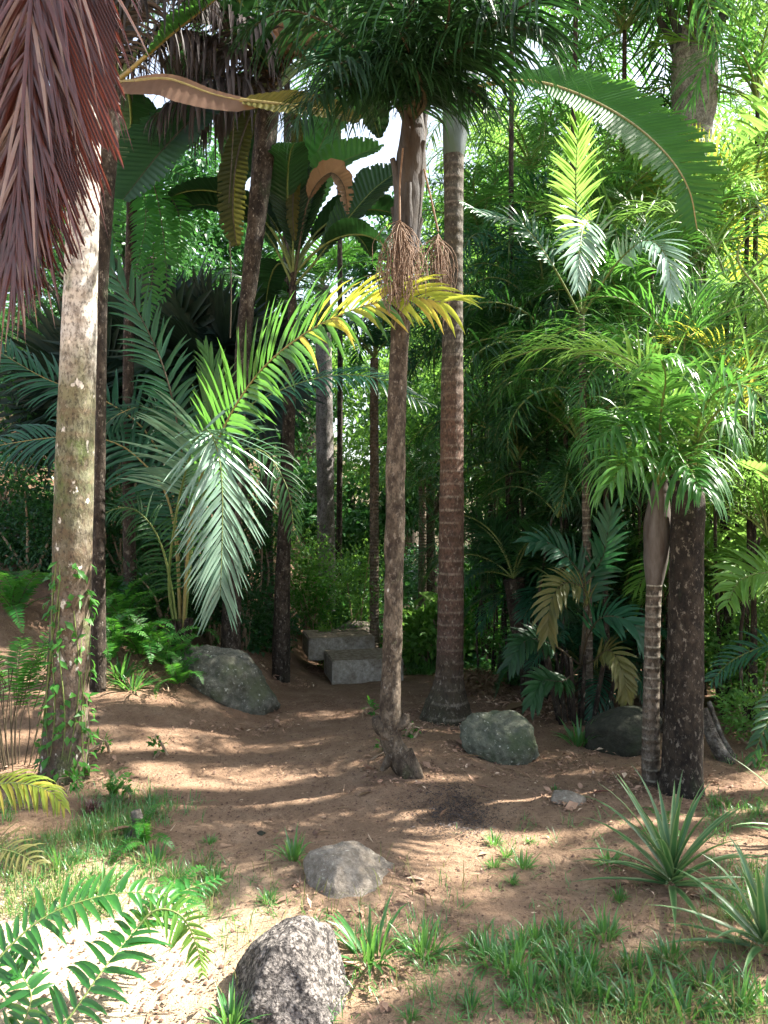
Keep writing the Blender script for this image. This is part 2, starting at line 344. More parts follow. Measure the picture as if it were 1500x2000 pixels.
def strips(mb, base, d, n, L, W, droop=.5, K=4, fold=.3, mi=0, prof=None, curl=0, edge=None):
    """leaflets / blades: a bent folded strip each. base,d,n (N,3); L,W,droop scalars or (N,)"""
    base = np.asarray(base, float); N = len(base); d = nrm(np.asarray(d, float)); n = np.broadcast_to(np.asarray(n, float), (N, 3))
    L = np.broadcast_to(np.asarray(L, float), (N,)); W = np.broadcast_to(np.asarray(W, float), (N,)); dr = np.broadcast_to(np.asarray(droop, float), (N,))
    t = np.linspace(0, 1, K+1)
    if prof is None: prof = np.clip(np.minimum((t*4+.35), 1)*(1-t**2.2)**.8+.02, .03, 1)
    side = nrm(np.cross(d, n)); rows = []; p = base.copy()
    cols = 3 if edge is None else 5
    for k in range(K+1):
        nn = nrm(np.cross(side, d)); w = (W*.5*prof[k])[:, None]
        if cols == 3: row = [p-side*w+nn*w*fold, p, p+side*w+nn*w*fold]
        else: row = [p-side*w+nn*w*fold, p-side*w*edge+nn*w*fold*edge, p, p+side*w*edge+nn*w*fold*edge, p+side*w+nn*w*fold]
        rows.append(np.stack(row, 1))
        p = p+d*(L/K)[:, None]
        d = nrm(d+A(0, 0, -1)*(dr*1.6/K*(.5+t[k]))[:, None]+side*curl/K)
    v = np.stack(rows, 1)                                        # N,K+1,cols,3
    b = (np.arange(N)*(K+1)*cols)[:, None, None]; k = (np.arange(K)*cols)[None, :, None]; c = np.arange(cols-1)[None, None]
    q = b+k+c
    if cols == 3:
        mb.add(v.reshape(-1, 3), np.stack([q, q+1, q+1+cols, q+cols], -1).reshape(-1, 4), mi)
    else:
        off = mb.n; qs = np.stack([q, q+1, q+1+cols, q+cols], -1)
        inner = qs[:, :, 1:3].reshape(-1, 4); outer = qs[:, :, [0, 3]].reshape(-1, 4)
        mb.add(v.reshape(-1, 3), inner, mi)
        mb.f.append(outer+off); mb.m.append(np.full(len(outer), mi+1))
def diamonds(mb, base, d, n, L, W, mi=0, bend=.25):
    base = np.asarray(base, float); d = nrm(d); side = nrm(np.cross(d, n)); nn = np.cross(side, d)
    L = np.broadcast_to(L, (len(base),))[:, None]; W = np.broadcast_to(W, (len(base),))[:, None]
    m = base+d*L*.5
    v = np.stack([base, m-side*W*.5+nn*W*.12, m+side*W*.5+nn*W*.12, base+d*L-nn*L*bend, m-nn*L*.03], 1)
    b = (np.arange(len(base))*5)[:, None]
    f = np.concatenate([b+A(0, 4, 1).astype(int), b+A(0, 2, 4).astype(int), b+A(1, 4, 3).astype(int), b+A(4, 2, 3).astype(int)])
    mb.add(v.reshape(-1, 3), f, mi)
def frond(pts, n=40, L=.4, W=.03, a0=75, a1=35, droop=.5, vee=20, start=.2, hint=(0, 0, 1), jit=.12, plume=0, K=4, fold=.35,
          r0=.012, mats=('deep', 'stalk'), loc=(0, 0, 0), tipL=.35, baseL=.6, gaps=0, name='frond', rachis=True, lr=(1, 1), peak=.4, tipmat=None, tipfrom=2):
    """a pinnate frond along the curve pts; hint = the way its upper face looks"""
    mb = MB(); p = resample(pts, 40); T = tangents(p)
    N_ = np.asarray(hint, float); N_ = nrm(N_-T*(T@N_)[:, None]); S = np.cross(T, N_)
    s = np.linspace(start, .995, n)
    for sg, lk in ((-1, lr[0]), (1, lr[1])):
        u = np.clip(s+R.uniform(-.3, .3, n)/n*(1-start), start, 1)
        if gaps: u = u[R.random(n) > gaps]
        m = len(u); fi = u*39
        at = lambda arr: np.stack([np.interp(fi, np.arange(40), arr[:, k]) for k in range(3)], 1)
        w = (u-start)/(1-start)
        ang = np.radians(a0+(a1-a0)*w+R.normal(0, 4, m)*(1+plume))
        Tt, Nn, Ss = nrm(at(T)), nrm(at(N_)), nrm(at(S))
        ve = np.radians(vee+R.normal(0, 6, m)) + (R.uniform(-1, 1, m)*plume)
        d = Tt*np.cos(ang)[:, None]+sg*Ss*(np.sin(ang)*np.cos(ve))[:, None]+Nn*(np.sin(ang)*np.sin(ve))[:, None]
        d = d+R.normal(0, jit*.35, (m, 3))
        lp = np.where(w < peak, baseL+(1-baseL)*np.sin(w/peak*np.pi/2), 1-(1-tipL)*((w-peak)/(1-peak))**1.8)
        LL = L*lk*lp*R.uniform(1-jit, 1+jit*.6, m)
        WW = W*(.6+.4*lp)*R.uniform(.85, 1.1, m); dd = droop*R.uniform(.6, 1.4, m)
        if tipmat is None: strips(mb, at(p), d, Nn, LL, WW, dd, K, fold)
        else:
            q = u+R.normal(0, .07, m) > tipfrom
            for sel, mi in ((~q, 0), (q, 2)):
                if sel.any(): strips(mb, at(p)[sel], d[sel], Nn[sel], LL[sel], WW[sel], dd[sel], K, fold, mi)
    if rachis: tube(mb, p, r0*(1-.85*np.linspace(0, 1, 40)), 6, 1)
    return mb.mesh(name, list(mats)+([tipmat] if tipmat else []), loc)
def blade(pts, width, pleats=34, hint=(0, 0, 1), fold=.3, sweep=.6, droop=0, mats=('deep', 'stalk'), loc=(0, 0, 0), start=.15, fray=.5, shape=None,
          r0=.014, nu=170, nv=14, amp=.012, lr=(1, 1), name='leaf_blade', notch=.05, tipfray=1):
    """an undivided pleated palm leaf: midrib along pts, pleats running obliquely, jagged margin"""
    mb = MB(); p = resample(pts, nu); T = tangents(p)
    N_ = nrm(np.asarray(hint, float)-T*(T@np.asarray(hint, float))[:, None]); S = np.cross(T, N_)
    t = np.linspace(0, 1, nu); w = np.clip((t-start)/(1-start), 0, 1)
    sh = (np.sin(np.pi*np.clip(w, 0, 1)**.75)**.7)*.93+.02 if shape is None else np.interp(w, *shape)
    for sg, lk in ((-1, lr[0]), (1, lr[1])):
        k0 = np.searchsorted(t, start)
        idx = np.arange(k0, nu); v = np.linspace(0, 1, nv)
        saw = (w*pleats) % 1; piece = np.floor(w*pleats).astype(int)
        cut = 1-notch*(2*abs(saw-.5))-fray*.35*(_h(piece, piece*3+(sg > 0), 5, 9))*(.3+w*tipfray)
        Wd = width*sh*cut*lk
        rows = []
        for i in idx:
            # each point across the blade is carried forward along the midrib (pleats are oblique)
            off = v*Wd[i]
            base = p[i]
            zz = amp*(2*abs(((w[i]*pleats) % 1)-.5)-.5)*2*np.minimum(1, v*4)
            pos = base+T[i]*(off*sweep)[:, None]+sg*S[i]*(off*math.cos(fold))[:, None]*1+N_[i]*(off*math.sin(fold)+zz)[:, None]
            pos = pos+A(0, 0, -1)*(droop*off*v)[:, None]
            rows.append(pos)
        rows = np.array(rows); a, b = rows.shape[:2]
        i = (np.arange(a-1)*b)[:, None]; j = np.arange(b-1)[None]
        # tear between some pleats toward the margin
        f = np.stack([i+j, i+j+1, i+j+1+b, i+j+b], -1)
        pi_ = piece[idx]; edge = pi_[1:] != pi_[:-1]
        depth = _h(pi_[1:], pi_[1:]*7+(sg > 0), 2, 11)
        depth = np.where((_h(pi_[1:], pi_[1:]*5+(sg > 0), 7, 21) > .55) | (w[idx][1:] > .72), depth, 0)
        tear = edge[:, None] & (np.arange(b-1)[None]/b > (1-fray*depth*(.35+.9*w[idx][1:]*tipfray))[:, None])
        mb.add(rows.reshape(-1, 3), f[~tear].reshape(-1, 4), 0)
    tube(mb, p, r0*(1-.8*t), 6, 1)
    return mb.mesh(name, mats, loc)
def fan(origin, d, up, rad, n=36, spread=150, W=.06, mats=('dark', 'stalkd'), loc=(0, 0, 0), droop=.25, name='fan_leaf', petiole=None):
    mb = MB(); d = nrm(A(*d)); up = nrm(A(*up)); S = nrm(np.cross(d, up)); up = np.cross(S, d)
    a = np.radians(np.linspace(-spread, spread, n)+R.normal(0, 1.5, n))
    dd = d*np.cos(a)[:, None]+S*np.sin(a)[:, None]+up*(.12*np.cos(a*3))[:, None]
    prof = A(.15, .6, 1, .9, .5, .05)
    strips(mb, np.repeat(A(*origin)[None], n, 0), dd, up, rad*R.uniform(.85, 1.05, n)*(.75+.25*np.cos(a/2)), W, droop, 5, .5, prof=prof)
    if petiole is not None: tube(mb, resample([petiole, origin], 6), .012, 6, 1)
    return mb.mesh(name, mats, loc)

# ------------------------------------------------------------------ structure: ground, path
def build_ground():
    def axis(lo, hi, a, b, h, grow=1.12):
        m = list(np.arange(a, b, h)); s = h; x = m[0]; l = []
        while x > lo: s *= grow; x -= s; l.append(x)
        s = h; x = m[-1]; r = []
        while x < hi: s *= grow; x += s; r.append(x)
        return np.array(l[::-1]+m+r)
    xs = axis(-420, 420, -3.6, 3.8, .03); ys = axis(-60, 900, 1.9, 9.0, .03)
    X, Y = np.meshgrid(xs, ys); Z = ground(X, Y)
    near = sst(14, 8, Y)*sst(8, 5, abs(X))
    Z = Z+near*(.010*noise2(X*9, Y*9, 11)+.006*noise2(X*21, Y*21, 12)+.004*noise2(X*43, Y*43, 14))
    mb = MB(); nx = len(xs); i = (np.arange(len(ys)-1)*nx)[:, None]; j = np.arange(nx-1)[None]
    mb.add(np.stack([X, Y, Z], -1).reshape(-1, 3), np.stack([i+j, i+j+1, i+j+1+nx, i+j+nx], -1).reshape(-1, 4))
    o = link('ground', mb.mesh('ground', 'soil')); o['kind'] = 'structure'
build_ground()
def build_path():
    mb = MB(); c = resample([A(3.6, 6.6, 0), A(4.9, 9, 0), A(6.4, 12, 0), A(9, 17, 0)], 60); T = tangents(c); S = np.cross(T, A(0, 0, 1))
    v = np.linspace(-.7, .7, 12); pos = c[:, None]+S[:, None]*v[None, :, None]
    pos[..., 2] = ground(pos[..., 0], pos[..., 1])+.03-.02*(np.abs(v)/.7)**2
    i = (np.arange(59)*12)[:, None]; j = np.arange(11)[None]
    mb.add(pos.reshape(-1, 3), np.stack([i+j, i+j+12, i+j+13, i+j+1], -1).reshape(-1, 4))
    o = link('path', mb.mesh('path', 'path')); o['kind'] = 'structure'
build_path()

# ------------------------------------------------------------------ rocks and steps
def rock(name, label, cat, c, size, mt, seed, rotz=0, planes=16, soft=8, rough=.05, tilt=0, sub=6, cuts=None, group=None):
    r = np.random.default_rng(seed)
    bm_ = bpy.data.meshes.new(name); import bmesh
    bm = bmesh.new(); bmesh.ops.create_icosphere(bm, subdivisions=sub, radius=1); bm.to_mesh(bm_); bm.free()
    v = np.zeros(len(bm_.vertices)*3); bm_.vertices.foreach_get('co', v); v = v.reshape(-1, 3)
    if planes:
        nn = nrm(r.normal(0, 1, (planes, 3))); hh = r.uniform(.72, 1., planes)
        if cuts is not None: nn = np.vstack([nn, nrm(np.array([q[:3] for q in cuts], float))]); hh = np.concatenate([hh, [q[3] for q in cuts]])
        dots = np.maximum(v@nn.T, 1e-3)/hh; rr = np.minimum(1/((dots**soft).sum(1))**(1/soft), 1.15)
    else: rr = np.ones(len(v))
    rr = rr*(1+rough*noise3(v[:, 0]*2.5, v[:, 1]*2.5, v[:, 2]*2.5, seed)+rough*.5*noise3(v[:, 0]*7, v[:, 1]*7, v[:, 2]*7, seed)+rough*.22*noise3(v[:, 0]*22, v[:, 1]*22, v[:, 2]*22, seed))
    v = v*rr[:, None]*A(*size)
    ca, sa = math.cos(tilt), math.sin(tilt); v = np.stack([v[:, 0]*ca+v[:, 2]*sa, v[:, 1], -v[:, 0]*sa+v[:, 2]*ca], 1)
    ca, sa = math.cos(rotz), math.sin(rotz); v = np.stack([v[:, 0]*ca-v[:, 1]*sa, v[:, 0]*sa+v[:, 1]*ca, v[:, 2]], 1)
    bm_.vertices.foreach_set('co', v.ravel()); bm_.materials.append(M[mt])
    bm_.polygons.foreach_set("use_smooth", np.ones(len(bm_.polygons), bool)); bm_.update()
    o = link(name, bm_, None, [float(q) for q in c]); tag(o, label, cat, group); return o
g = G(565, 1985)
rock('granite_rock', 'dark pitted granite rock with a blunt pointed top, nearest to the viewer', 'rock', g+A(-.015, .10, -.02), (.245, .22, .35), 'rock_pit', 8, soft=26, rough=.045,
     cuts=[(-.75, -.2, .62, .60), (.72, -.15, .68, .58), (.0, -.8, .6, .66), (-.35, .1, 1, .62), (.5, 0, 1, .66)])
g = G(684, 1742)
rock('granite_rock', 'pale grey flat-sided rock half sunk in bare soil', 'rock', g+A(0, .08, -.02), (.235, .2, .18), 'rock_grey', 14, soft=24, rough=.04, rotz=.3, cuts=[(.62, -.3, .72, .50), (-.8, -.3, .5, .62), (0, -.75, .7, .55), (-.25, 0, 1, .74)])
g = G(1000, 1495)
rock('boulder', 'rounded mossy boulder leaning beside the flared palm foot', 'boulder', g+A(-.02, .18, .07), (.28, .22, .19), 'rock_moss', 21, planes=12, soft=5, rough=.09, tilt=.55)
g = G(432, 1365)
rock('boulder', 'lichen covered boulder sloping down the earth bank', 'boulder', g+A(-.04, .32, -.02), (.41, .36, .34), 'rock_slope', 31, planes=12, soft=9, rough=.09, tilt=.55)
g = G(1113, 1570)
rock('flat_stone', 'small angular brown stone lying flat between boulder and palms', 'stone', g+A(0, .03, .01), (.10, .07, .04), 'rock_grey', 41, planes=12, soft=16, rough=.05, tilt=.2, sub=5)
g = G(1225, 1490)
rock('boulder', 'dark boulder in the shade behind the slim ringed palm', 'boulder', g+A(.05, .35, .02), (.30, .22, .20), 'rock_dark', 51, planes=9, soft=5, rough=.05, tilt=-.4)
g = G(511, 1632)
rock('pebble', 'small dark pebble alone on bare soil', 'pebble', g+A(0, 0, .006), (.022, .018, .014), 'rock_dark', 61, planes=9, soft=6, rough=.1, sub=4)
g = G(700, 1240)
rock('boulder', 'grey rock behind the concrete steps', 'boulder', P(700, 1240, 9.4), (.24, .2, .17), 'rock_grey', 71, planes=10, soft=8, rough=.05)

def beveled_block(name, c, sx, sy, sz, rot, mats, parent=None):
    import bmesh
    bm = bmesh.new(); bmesh.ops.create_cube(bm, size=1)
    for v in bm.verts: v.co = Vector((v.co.x*sx, v.co.y*sy, v.co.z*sz))
    bmesh.ops.bevel(bm, geom=bm.edges[:], offset=.012, segments=2, affect='EDGES')
    bmesh.ops.subdivide_edges(bm, edges=[e for e in bm.edges if e.calc_length() > .2], cuts=9, use_grid_fill=True)
    for v in bm.verts:
        q = v.co; v.co = q+Vector([.006*float(noise3(q.x*6+i*9, q.y*6, q.z*6, 5)) for i in range(3)])
    bm.normal_update()
    for f in bm.faces: f.material_index = 1 if f.normal.z > .7 else 0; f.smooth = False
    me = bpy.data.meshes.new(name); bm.to_mesh(me); bm.free()
    for m in mats: me.materials.append(M[m])
    o = link(name, me, parent); o.location = Vector(c); o.rotation_euler = (0, 0, rot); return o
st = thing('concrete_steps', 'two low weathered concrete steps where the path climbs', 'steps', P(700, 1303, 8.0))
b = P(678, 1300, 8.0)
beveled_block('tread', (0.04, .12, -.01), .74, .62, .25, .22, ('concrete', 'steptop'), st)
beveled_block('tread', (-.26, .76, .115), .74, .62, .24, .22, ('concrete', 'steptop'), st)

# ------------------------------------------------------------------ trunks
def trunk_pts(pix, Y0, lean=0):
    """pix: (px, py, halfwidth px) from the base up, all about Y0 away"""
    out, rad = [], []
    for i, (x, y, h) in enumerate(pix):
        Yk = Y0+lean*i; out.append(P(x, y, Yk)); rad.append(h/FPX*Yk)
    return np.array(out), np.array(rad)
def trunk_mesh(pts, rad, mt, loc, sides=28, n=140, rough=.03, ring=0, ringd=.03, seed=0, sink=.15, flare=0):
    pts = np.vstack([pts[:1]-A(0, 0, sink), pts]); rad = np.concatenate([[rad[0]*1.05], rad])
    q = resample(np.hstack([pts, rad[:, None]]), n); p, r = q[:, :3], q[:, 3].copy()
    if ring:
        s = np.concatenate([[0], np.cumsum(np.linalg.norm(np.diff(p, axis=0), axis=1))])
        ph = (s/ring+.25*noise2(s*2, s*0+seed, 6)) % 1
        r = r*(1+ringd*np.exp(-(np.minimum(ph, 1-ph)/.09)**2))
    mb = MB(); tube(mb, p, r, sides, 0, rough, True, seed)
    return mb.mesh('trunk', mt, loc)
def trunk(parent, pix, Y0, mt, **k):
    loc = np.array(parent.location); pts, rad = trunk_pts(pix, Y0)
    return link('trunk', trunk_mesh(pts, rad, mt, loc, **k), parent)
def add_frond(parent, pix, name='frond', fn=frond, **k):
    loc = np.array(parent.location); pts = [P(*q) for q in pix]
    return link(name, fn(pts, loc=loc, **k), parent)

# --- T1: white mottled palm on the left
b1 = G(125, 1520); Y1 = b1[1]
T1 = thing('palm_tree', 'tall palm with white mottled trunk, creeper at its foot and a red dead frond', 'palm tree', b1)
trunk(T1, [(124, 1525, 50), (127, 1460, 43), (138, 1200, 37), (146, 900, 36), (156, 600, 32), (166, 300, 29), (172, 80, 27), (176, -300, 26), (178, -560, 26)], Y1, 'bark_white', rough=.03, ring=.21, ringd=.02)
# red dead frond hanging in front
Yf = 3.35
def hang_frond():
    loc = np.array(T1.location)
    mb_pts = [P(100, -560, Yf+.6), P(85, -300, Yf+.1), P(68, -80, Yf), P(52, 150, Yf), (P(40, 350, Yf)), P(28, 520, Yf-.02)]
    me = frond(mb_pts, n=190, L=.95, W=.020, a0=36, a1=9, droop=.55, vee=-6, start=.25, hint=(0.1, -1, .0), jit=.28, K=7, fold=.5, r0=.016,
               mats=('red', 'stalkd', 'grey'), tipL=.30, baseL=.7, loc=loc, peak=.3, lr=(.95, 1.05))
    return link('dead_frond', me, T1)
f = hang_frond(); f['label'] = 'red-brown dead frond hanging down'
me = frond([P(140, -560, Yf+.8), P(110, -300, Yf+.2), P(75, -60, Yf+.05), P(60, 150, Yf+.03), P(50, 330, Yf+.03), P(45, 480, Yf+.03)], n=34, L=1.05, W=.016, a0=34, a1=8, droop=.7, vee=0, start=.25, hint=(.1, -1, 0), jit=.4,
           K=8, fold=.4, mats=('grey', 'stalkd'), loc=np.array(T1.location), tipL=.5, baseL=.8, lr=(.8, 1.15))
link('dead_frond', me, T1)['label'] = 'loose grey shreds of the hanging dead frond'

o = link('dead_frond', blade([P(85, -300, Yf+.12), P(68, -80, Yf+.04), P(52, 150, Yf+.03), P(40, 330, Yf+.03), P(30, 500, Yf+.03)], .46, pleats=64, hint=(.1, -1, 0), fold=.12, sweep=2.1, mats=('red', 'stalkd'), loc=np.array(T1.location),
    start=.02, fray=.75, shape=([0, .3, .7, 1], [.9, 1, .6, .25]), nu=300, nv=16, amp=.010, notch=.03, tipfray=1.5), T1); o['label'] = 'fused pleats of the hanging dead frond'
# creeper on T1's foot
def creeper(parent_loc):
    mb = MB(); loc = np.array(parent_loc)
    N = 170; hh = R.random(N)**1.3*1.25; a = R.uniform(-2.7, .35, N)        # round the viewer's side
    rad = (42-9*hh/1.3)/FPX*Y1+.012
    ctr = np.stack([np.interp(hh, [0, 1.3], [P(125, 1500, Y1)[0], P(140, 1200, Y1)[0]]), np.full(N, Y1), loc[2]+.02+hh], 1)
    out = np.stack([np.cos(a), np.sin(a), np.zeros(N)], 1); base = ctr+out*rad[:, None]
    d = out*.8+A(0, 0, -.5)+R.normal(0, .5, (N, 3))
    diamonds(mb, base, d, nrm(out+A(0, 0, .8)), R.uniform(.035, .085, N), R.uniform(.02, .04, N), 0)
    for q in range(7):
        a0 = R.uniform(-2.4, 0); z = np.linspace(0, R.uniform(.6, 1.3), 14); aa = a0+.25*np.sin(z*5+q)
        rr = (42-9*z/1.3)/FPX*Y1+.006
        tube(mb, np.stack([np.interp(z, [0, 1.3], [P(125, 1500, Y1)[0], P(140, 1200, Y1)[0]])+np.cos(aa)*rr, Y1+np.sin(aa)*rr, loc[2]+z], 1), .004, 4, 1)
    return mb.mesh('creeper', ('fern', 'stalk'), loc)
o = link('climbing_creeper', creeper(b1), None, b1); tag(o, 'small-leaved green creeper climbing the foot of the white trunk', 'creeper')

# --- T2: centre slim palm with seed brooms
b2 = G(785, 1515); Y2 = b2[1]
T2 = thing('palm_tree', 'slim central palm with gnarled foot and two dried seed brooms', 'palm tree', b2)
trunk(T2, [(806, 1528, 17), (787, 1490, 23), (766, 1450, 20), (762, 1400, 22), (765, 1300, 18), (769, 1150, 19), (773, 900, 18), (779, 700, 17.5), (786, 540, 19)], Y2, 'bark_grey', rough=.13, ring=.07, ringd=.02, n=260, seed=4)
mb = MB()
for q in ([(768, 1440, 14), (742, 1420, 13), (733, 1400, 7)], [(772, 1420, 12), (788, 1410, 11), (794, 1395, 6)], [(790, 1470, 17), (812, 1510, 13), (830, 1540, 4)], [(775, 1460, 14), (757, 1490, 9), (745, 1505, 4)]):
    pp, rr = trunk_pts(q, Y2-.02); z = resample(np.hstack([pp, rr[:, None]]), 16); tube(mb, z[:, :3], z[:, 3], 10, 0, .2)
link('roots', mb.mesh('roots', 'bark_grey', b2), T2)
mb = MB(); pp, rr = trunk_pts([(786, 545, 20), (792, 470, 24), (797, 400, 26), (803, 320, 28), (806, 260, 24), (808, 190, 14)], Y2)
z = resample(np.hstack([pp, rr[:, None]]), 60); tube(mb, z[:, :3], z[:, 3], 24, 0, .12)
for k in range(9):                                                          # overlapping old leaf bases
    a = k*2.4; h = .1+k*.085; c = P(790+2*k, 540, Y2)+A(0, 0, h)
    o_ = A(math.cos(a), math.sin(a), 0); pts = [c+o_*.045, c+o_*.062+A(0, 0, .08), c+o_*(.072)+A(0, 0, .16), c+o_*(.095)+A(0, 0, .24)]
    tube(mb, resample(pts, 8), np.linspace(.036, .016, 8), 8, 0, .2, seed=k)
link('crownshaft', mb.mesh('crownshaft', 'boots', b2), T2)
def broom(parent, stalk, tipc, spread, length, n, Y, seed):
    r = np.random.default_rng(seed); mb = MB(); loc = np.array(parent.location)
    sp = resample([P(*q) for q in stalk], 12); tube(mb, sp, .006, 6)
    top = sp[-1]
    for k in range(n):
        a = r.uniform(0, 2*np.pi); w = spread*r.uniform(.1, 1.25); o_ = A(math.cos(a), math.sin(a)*.8, 0)*w
        st = top+A(0, 0, -r.uniform(0, .13)); L = length*r.uniform(.45, 1.05); wob = lambda: r.normal(0, .012, 3)
        q = resample([st, st+o_*r.uniform(.5, .9)+A(0, 0, -L*.2), st+o_+A(0, 0, -L*.5)+wob(), st+o_*r.uniform(.6, 1)+A(0, 0, -L*.8)+wob(), st+o_*r.uniform(.3, 1)+A(0, 0, -L)+wob()*1.5], 10)
        tube(mb, q, .0023, 3, 0, cap=False)
        if k % 2:
            e = q[r.integers(3, 7)]; tube(mb, resample([e, e+o_*.3+A(0, 0, -.05)+wob(), e+o_*.4+A(0, 0, -r.uniform(.08, .18))+wob()*2], 6), .0017, 3, 0, cap=False)
    return link('seed_broom', mb.mesh('seed_broom', 'broom', loc), parent)
broom(T2, [(787, 290, Y2-.09), (781, 360, Y2-.11), (781, 430, Y2-.12)], None, .105, .47, 120, Y2, 1)['label'] = 'full brown dried seed broom'
broom(T2, [(828, 330, Y2-.05), (840, 380, Y2-.02), (856, 452, Y2)], None, .10, .42, 75, Y2, 2)['label'] = 'sparse dried seed broom'
# its dark fronds overhead
for pts, kw in [
    ([(800, 240, Y2), (830, 170, Y2-.3), (900, 95, Y2-.6), (1000, 25, Y2-.9), (1120, -40, Y2-1.2)], dict(n=90, L=.66, droop=1.5)),
    ([(800, 240, Y2), (760, 185, Y2-.2), (690, 165, Y2-.4), (620, 190, Y2-.6), (580, 240, Y2-.7)], dict(n=60, L=.45, droop=1.8)),
    ([(800, 240, Y2), (840, 180, Y2-.2), (900, 165, Y2-.35), (950, 200, Y2-.45)], dict(n=50, L=.42, droop=1.8)),
    ([(800, 240, Y2), (800, 170, Y2-.3), (790, 130, Y2-.6), (775, 120, Y2-.9)], dict(n=54, L=.42, droop=1.8)),
    ([(800, 240, Y2), (850, 150, Y2-.4), (960, 60, Y2-.7), (1060, 60, Y2-1.)], dict(n=70, L=.5, droop=1.6)),
    ([(800, 240, Y2), (820, 150, Y2-.4), (870, 60, Y2-.8), (880, -40, Y2-1.2)], dict(n=70, L=.6, droop=1.6)),
    ([(800, 240, Y2), (740, 160, Y2-.1), (660, 60, Y2-.2), (560, 20, Y2-.3), (480, 60, Y2-.4)], dict(n=64, L=.5, droop=1.6)),
    ([(800, 240, Y2), (790, 100, Y2-.5), (820, -30, Y2-1.), (900, -100, Y2-1.5)], dict(n=60, L=.6, droop=1.6)),
    ([(800, 240, Y2), (760, 150, Y2-.3), (700, 120, Y2-.7), (640, 130, Y2-1.)], dict(n=64, L=.5, droop=1.6)),
    ([(800, 240, Y2), (790, 120, Y2-.2), (770, 20, Y2-.5), (700, -60, Y2-.9)], dict(n=64, L=.5, droop=1.6)),
    ([(800, 240, Y2), (770, 60, Y2), (690, -50, Y2), (560, -90, Y2+.1), (440, -40, Y2+.2)], dict(n=50, L=.55, droop=1.5)),
    ([(800, 240, Y2), (840, 90, Y2+.2), (880, 10, Y2+.4), (960, 0, Y2+.8), (1040, 60, Y2+1.)], dict(n=46, L=.5, droop=1.5)),
    ([(800, 240, Y2), (775, 180, Y2+.2), (735, 150, Y2+.5), (690, 170, Y2+.9), (650, 240, Y2+1.2)], dict(n=40, L=.45, droop=1.5)),
    ([(800, 240, Y2), (830, 200, Y2-.2), (810, 130, Y2-.6), (780, 60, Y2-1.0)], dict(n=40, L=.40, droop=1.7))]:
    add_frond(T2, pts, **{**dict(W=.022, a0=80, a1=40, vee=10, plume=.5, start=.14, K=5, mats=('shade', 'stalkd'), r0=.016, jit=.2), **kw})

# --- T3: ringed palm with flared foot and the big arching leaf
b3 = G(872, 1405); Y3 = b3[1]
T3 = thing('palm_tree', 'ringed brown palm with flared foot and one huge arching leaf', 'palm tree', b3)
trunk(T3, [(872, 1412, 56), (873, 1385, 47), (876, 1350, 34), (878, 1310, 27), (880, 1200, 25.5), (882, 1000, 24), (883, 750, 21.5), (885, 560, 19), (886, 420, 18.5), (886, 300, 20)], Y3, 'bark_ring', ring=.155, ringd=.035, rough=.02, n=260)
mb = MB(); pp, rr = trunk_pts([(886, 306, 20), (887, 290, 22), (890, 240, 26), (896, 190, 29), (903, 150, 29), (908, 110, 20)], Y3)
z = resample(np.hstack([pp, rr[:, None]]), 40); tube(mb, z[:, :3], z[:, 3], 24, 0, .04)
for k, (dx, dz) in enumerate([(.12, .35), (-.12, .4), (.03, .5), (-.05, .3)]):
    c = P(897, 220, Y3); tube(mb, resample([c+A(dx*.5, -.05, 0), c+A(dx*.8, -.07, dz*.5), c+A(dx*1.2, -.05, dz)], 8), np.linspace(.05, .022, 8), 8)
link('crownshaft', mb.mesh('crownshaft', 'shaft', b3), T3)
sh = ([0, .08, .3, .55, .8, .95, 1], [.15, .75, 1, 1, .8, .6, .15])
o = add_frond(T3, [(908, 185, Y3), (950, 165, Y3-.05), (1040, 160, Y3-.15), (1130, 185, Y3-.4), (1225, 235, Y3-.75), (1300, 300, Y3-1.1), (1345, 370, Y3-1.3), (1362, 450, Y3-1.35)], name='leaf_blade', fn=blade,
    width=.29, pleats=60, hint=(-.2, -.72, .66), fold=.18, sweep=.7, mats=('arch', 'stalky'), start=.10, fray=.75, tipfray=1.5, notch=.03, shape=sh, r0=.018, lr=(1.05, .85), nu=260, amp=.010)
o['label'] = 'huge green undivided leaf arching over with frayed tip'
for pts in ([(905, 180, Y3), (870, 60, Y3), (800, -60, Y3+.3), (700, -60, Y3+.6)], [(905, 180, Y3), (930, 60, Y3+.3), (1000, -10, Y3+.8), (1100, 30, Y3+1.2)]):
    add_frond(T3, pts, n=44, L=.55, W=.03, droop=1.1, mats=('mid', 'stalky'), plume=.2, start=.2)

# --- T4: stout dark palm on the right, its crown at the top edge
b4 = G(1330, 1545); Y4 = b4[1]
T4 = thing('palm_tree', 'stout dark-trunked palm with a bright strappy crown beside the slim ringed palm', 'palm tree', b4)
trunk(T4, [(1328, 1550, 46), (1330, 1520, 41), (1333, 1480, 37), (1338, 1300, 34), (1341, 1100, 32), (1344, 1000, 31), (1346, 940, 24)], Y4, 'bark_black', ring=.13, ringd=.008, rough=.06, n=300)
Y6 = 9.3; x6 = (1356-750)/FPX*Y6; b6 = A(x6, Y6, gz(x6, Y6))
T6 = thing('palm_tree', 'tall palm whose bulging grey crown base shows at the top edge above the thicket', 'palm tree', b6)
trunk(T6, [(1350, 1000-(b6[2]-CAMZ)/Y6*FPX, 32), (1350, 900, 24), (1351, 600, 22), (1352, 450, 22), (1353, 360, 23), (1355, 280, 31), (1356, 210, 40), (1356, 130, 43), (1357, 60, 36)], Y6, 'bark_pale', ring=.13, ringd=.03, rough=.06, n=260)
mb = MB()
